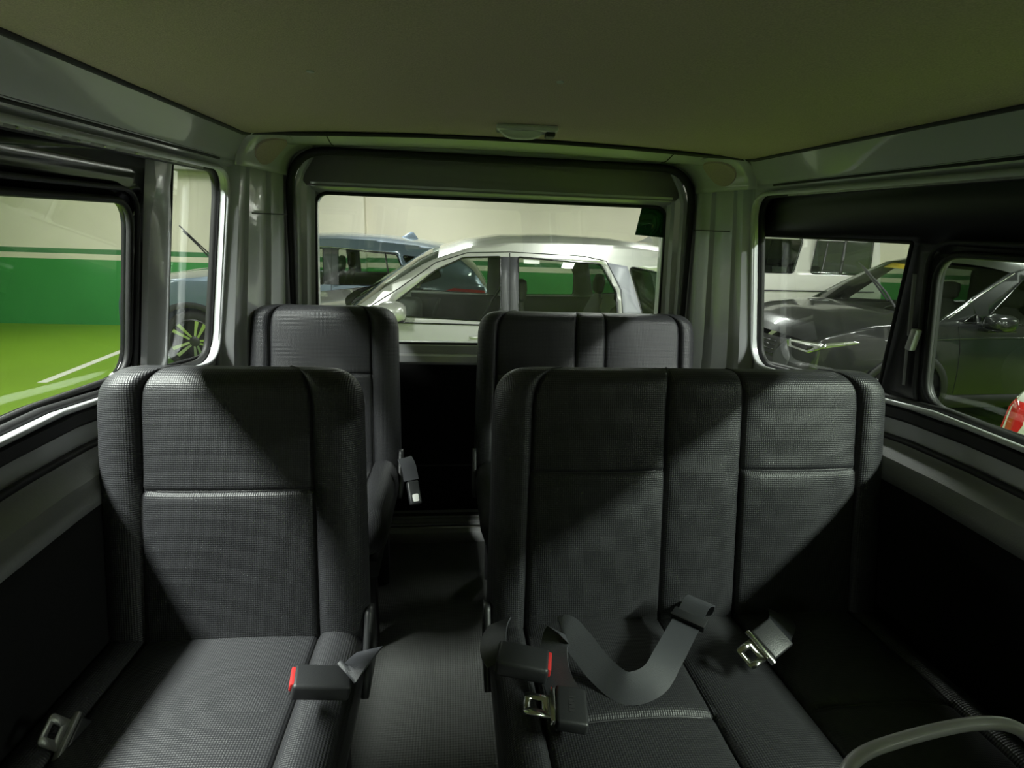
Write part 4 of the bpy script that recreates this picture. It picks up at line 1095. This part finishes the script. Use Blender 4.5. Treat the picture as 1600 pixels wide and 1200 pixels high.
# ---- gunmetal SUV to the right, nose towards the van
def dark_suv():
    W = 1.86; L = 4.6
    sil = [('front_bumper', [(0.18, 0.25), (0.04, 0.34), (0.0, 0.52), (0.02, 0.72), (0.05, 0.86)], 'gunmetal', 0.0, -0.16),
           ('hood', [(0.05, 0.86), (0.16, 0.97), (0.5, 1.06), (0.9, 1.10), (1.15, 1.11)], 'gunmetal', 0.05, -0.16),
           ('windshield', [(1.15, 1.11), (1.5, 1.33), (1.95, 1.57)], 'carglass', 0.03, -0.10),
           ('roof', [(1.95, 1.57), (2.2, 1.63), (2.6, 1.665), (3.1, 1.66), (3.6, 1.62), (4.05, 1.56)], 'gunmetal', 0.05, 0.0),
           ('rear_window', [(4.05, 1.56), (4.3, 1.30), (4.42, 1.12)], 'carglass_dark', 0.02, 0.06),
           ('tailgate', [(4.42, 1.12), (4.55, 0.98), (4.52, 0.65)], 'gunmetal', 0.0, 0.06),
           ('rear_bumper', [(4.52, 0.65), (4.6, 0.5), (4.5, 0.26)], 'clad', 0.0, 0.06)]
    c = Car('gunmetal_suv', 'glossy gunmetal SUV seen through the right window, nose towards the van', 'car', (3.32, 5.52, GZ), R(3), L, W, 1.08, 1.66, 'gunmetal', sil, [0.93, 3.62], plan_f=(1.1, 0.24))
    fd = rpoly([(1.62, 1.105), (2.45, 1.085), (2.43, 1.535), (2.10, 1.520)], [0.02, 0.02, 0.02, 0.12])
    fq = rpoly([(1.40, 1.11), (1.56, 1.108), (1.56, 1.19)], 0.012)
    rd = rpoly([(2.60, 1.085), (3.40, 1.10), (3.22, 1.505), (2.58, 1.538)], [0.02, 0.03, 0.05, 0.02])
    c.side([('front_door_window', fd, 'carglass'), ('front_quarter_pane', fq, 'carglass'), ('rear_door_window', rd, 'carglass_dark')], 0.30)
    c.top(); c.base(); c.cabin(2.35, 3.2, 1.25)
    c.mirror(1.62, 1.05); c.handle(2.30, 0.95, 'gunmetal')
    c.line('a_pillar_moulding', [(1.25, 1.14), (1.6, 1.36), (2.0, 1.565)], 0.007, 'chrome', -0.004)
    c.line('door_gap', [(1.48, 0.42), (1.42, 0.85), (1.36, 1.08)]); c.line('door_gap', [(2.52, 0.42), (2.51, 1.55)])
    c.line('shoulder_crease', [(0.62, 0.93), (1.5, 0.965), (2.6, 0.98)], 0.006, 'gunmetal', 0.0)
    # lamps, grille, emblem
    for sd in (-1, 1):
        hl = rpoly([(sd * 0.50, 0.80), (sd * 0.70, 0.775), (sd * 0.865, 0.86), (sd * 0.84, 0.885), (sd * 0.46, 0.868)], 0.012)
        h = front_patch(c, 'head_lamp', hl, 'headlens', 0.012)
        front_patch(c, 'lamp_inner', rpoly([(sd * 0.54, 0.815), (sd * 0.69, 0.795), (sd * 0.74, 0.842), (sd * 0.52, 0.848)], 0.01), 'blackcar', 0.018, h, 0.006)
        front_patch(c, 'lamp_strip', rpoly([(sd * 0.52, 0.853), (sd * 0.80, 0.862), (sd * 0.80, 0.872), (sd * 0.52, 0.863)], 0.002), 'white', 0.02, h, 0.004)
        front_patch(c, 'bumper_blade', rpoly([(sd * 0.36, 0.70), (sd * 0.47, 0.86), (sd * 0.55, 0.70), (sd * 0.52, 0.40), (sd * 0.44, 0.40)], 0.02), 'bgloss', 0.008)
        c.overlay('head_lamp_side', rpoly([(0.12, 0.83), (0.42, 0.905), (0.34, 0.915), (0.12, 0.88)], 0.01), 'headlens', 0.008, (sd,))
    g = front_patch(c, 'grille', rpoly([(-0.42, 0.84), (0.42, 0.84), (0.36, 0.66), (-0.36, 0.66)], 0.03), 'clad', 0.006)
    for k in range(4):
        z = 0.685 + 0.04 * k
        front_patch(c, 'grille_bar', [(-0.36, z), (0.36, z), (0.36, z + 0.014), (-0.36, z + 0.014)], 'blackcar', 0.014, g, 0.006)
    front_patch(c, 'lower_grille', rpoly([(-0.45, 0.62), (0.45, 0.62), (0.38, 0.36), (-0.38, 0.36)], 0.05), 'clad', 0.004)
    # oval emblem: one outer ring and two inner rings
    ex = 0.02 - 0.16 - 0.03
    em = tube('emblem', [(ex, 0.066 * math.cos(a), 0.775 + 0.046 * math.sin(a)) for a in lin(0, 2 * PI, 29)[:-1]], 0.006, 'chrome', c.root, 8, True)
    tube('emblem_ring', [(ex, 0.026 * math.cos(a), 0.778 + 0.042 * math.sin(a)) for a in lin(0, 2 * PI, 21)[:-1]], 0.004, 'chrome', em, 6, True)
    tube('emblem_ring', [(ex, 0.050 * math.cos(a), 0.800 + 0.018 * math.sin(a)) for a in lin(0, 2 * PI, 21)[:-1]], 0.004, 'chrome', em, 6, True)
    # yellow sticker at the top of the windscreen, raised wiper
    V, F = grid([[(1.80 + 0.10 * k, y, 1.515 + 0.052 * k) for k in (0, 1)] for y in (0.30, 0.60)])
    mesh('windshield_sticker', V, F, 'yellow', c.root, solid=0.002)
    pv = Vector((1.13, -0.42, 1.15))
    tube('wiper_arm', [pv, pv + Vector((-0.02, 0.16, 0.16)), pv + Vector((-0.05, 0.52, 0.40))], 0.010, 'clad', c.root, 6)
    tube('wiper_blade', [pv + Vector((-0.03, 0.10, 0.08)), pv + Vector((-0.06, 0.56, 0.43))], 0.009, 'rubber', c.root, 6)
dark_suv()

# ---- white minibus behind it
def white_van():
    W = 1.72; L = 3.5
    sil = [('front_bumper', [(0.06, 0.25), (0.0, 0.35), (0.0, 0.60), (0.02, 0.85)], 'whitecar', 0.0, -0.08),
           ('hood', [(0.02, 0.85), (0.06, 1.0), (0.12, 1.16)], 'whitecar', 0.02, -0.08),
           ('windshield', [(0.12, 1.16), (0.24, 1.55), (0.38, 1.88)], 'carglass', 0.02, -0.06),
           ('roof', [(0.38, 1.88), (0.60, 2.0), (1.0, 2.05), (2.8, 2.05), (3.3, 2.0)], 'whitecar', 0.05, 0.0),
           ('rear_window', [(3.3, 2.0), (3.45, 1.25)], 'carglass_dark', 0.0, 0.04),
           ('tailgate', [(3.45, 1.25), (3.5, 1.0), (3.5, 0.5)], 'whitecar', 0.0, 0.04),
           ('rear_bumper', [(3.5, 0.5), (3.47, 0.28)], 'whitecar', 0.0, 0.05)]
    c = Car('white_minibus', 'white minibus parked by the wall behind the gunmetal SUV', 'van', (3.07, 7.9 + W / 2, GZ), 0, L, W, 1.25, 2.05, 'whitecar', sil, [0.70, 2.62], plan_f=(0.5, 0.10), plan_r=(0.4, 0.05), roofk=0.86)
    w1 = rpoly([(0.66, 1.285), (2.01, 1.285), (2.11, 1.80), (0.72, 1.80)], 0.06)
    w2 = rpoly([(2.28, 1.285), (3.25, 1.285), (3.23, 1.80), (2.33, 1.80)], 0.06)
    c.side([('side_window', w1, 'carglass_mid'), ('side_window', w2, 'carglass_mid')], 0.28, clad=False)
    c.top(); c.base()
    for xx in (0.9, 1.6, 2.4):
        for yy in (-0.45, 0.15): c.cseat(xx, yy, 0.44)
    for a in (1.37, 2.77, 1.0):
        c.line('window_bar', [(a, 1.29), (a + 0.02, 1.79)], 0.022, 'blackcar', -0.004)
    c.line('slider_frame', [(2.47, 1.33), (2.77, 1.33), (2.78, 1.76), (2.51, 1.76), (2.47, 1.33)], 0.013, 'blackcar', -0.004)
    c.line('door_rail', [(0.6, 1.02), (3.35, 1.04)], 0.012, 'bgloss', 0.0)
MT['carglass_mid'] = glass_mat('minibus_glass', (0.36, 0.42, 0.38), 1.0)
white_van()

# ---- white car at the right edge, tail towards the van
def white_car():
    W = 1.76; L = 4.4
    sil = [('front_bumper', [(0.12, 0.24), (0.02, 0.34), (0.0, 0.55), (0.04, 0.74)], 'whitecar', 0.0, -0.12),
           ('hood', [(0.04, 0.74), (0.3, 0.86), (1.0, 0.98)], 'whitecar', 0.03, -0.12),
           ('windshield', [(1.0, 0.98), (1.4, 1.22), (1.75, 1.40)], 'carglass', 0.03, -0.06),
           ('roof', [(1.75, 1.40), (2.2, 1.47), (2.9, 1.48), (3.55, 1.42)], 'whitecar', 0.05, 0.0),
           ('rear_window', [(3.55, 1.42), (3.9, 1.26), (4.16, 1.12)], 'carglass_dark', 0.02, 0.05),
           ('tailgate', [(4.16, 1.12), (4.27, 1.09), (4.32, 1.02), (4.34, 0.72)], 'whitecar', 0.02, 0.08),
           ('rear_bumper', [(4.34, 0.72), (4.40, 0.55), (4.38, 0.34), (4.28, 0.24)], 'whitecar', 0.0, 0.08)]
    c = Car('white_hatchback', 'white car with red tail lamp cut off at the right edge', 'car', (2.99 + 4.4, 1.88, GZ), PI, L, W, 0.98, 1.47, 'whitecar', sil, [0.85, 3.5], plan_r=(1.0, 0.20), wr=0.32)
    fd = rpoly([(1.45, 0.99), (2.25, 0.975), (2.24, 1.36), (1.85, 1.34)], [0.02, 0.02, 0.02, 0.12])
    rd = rpoly([(2.38, 0.975), (3.15, 0.985), (3.05, 1.27), (2.37, 1.36)], [0.02, 0.03, 0.05, 0.02])
    c.side([('front_door_window', fd, 'carglass'), ('rear_door_window', rd, 'carglass')], 0.26, clad=False)
    c.top(); c.base(); c.cabin(2.2, 3.0, 1.05)
    c.overlay('tail_lamp', rpoly([(3.95, 0.90), (4.335, 0.80), (4.315, 1.03), (3.99, 1.05)], 0.03), 'tail', 0.012)
    for sd in (-1, 1):
        V, F = grid([[(4.338 + (1.0 - abs(y) / 0.72) * 0.05 + 0.012 - 0.10 * max(0, z - 0.9), sd * y, z) for z in lin(0.80, 1.03, 5)] for y in lin(0.40, 0.70, 7)])
        mesh('tail_lamp_inner', V, F, 'tail', c.root, solid=0.01)
    c.overlay('lamp_clear_strip', rpoly([(3.99, 1.045), (4.31, 1.03), (4.27, 1.075), (4.02, 1.09)], 0.006), 'headlens', 0.013)
white_car()
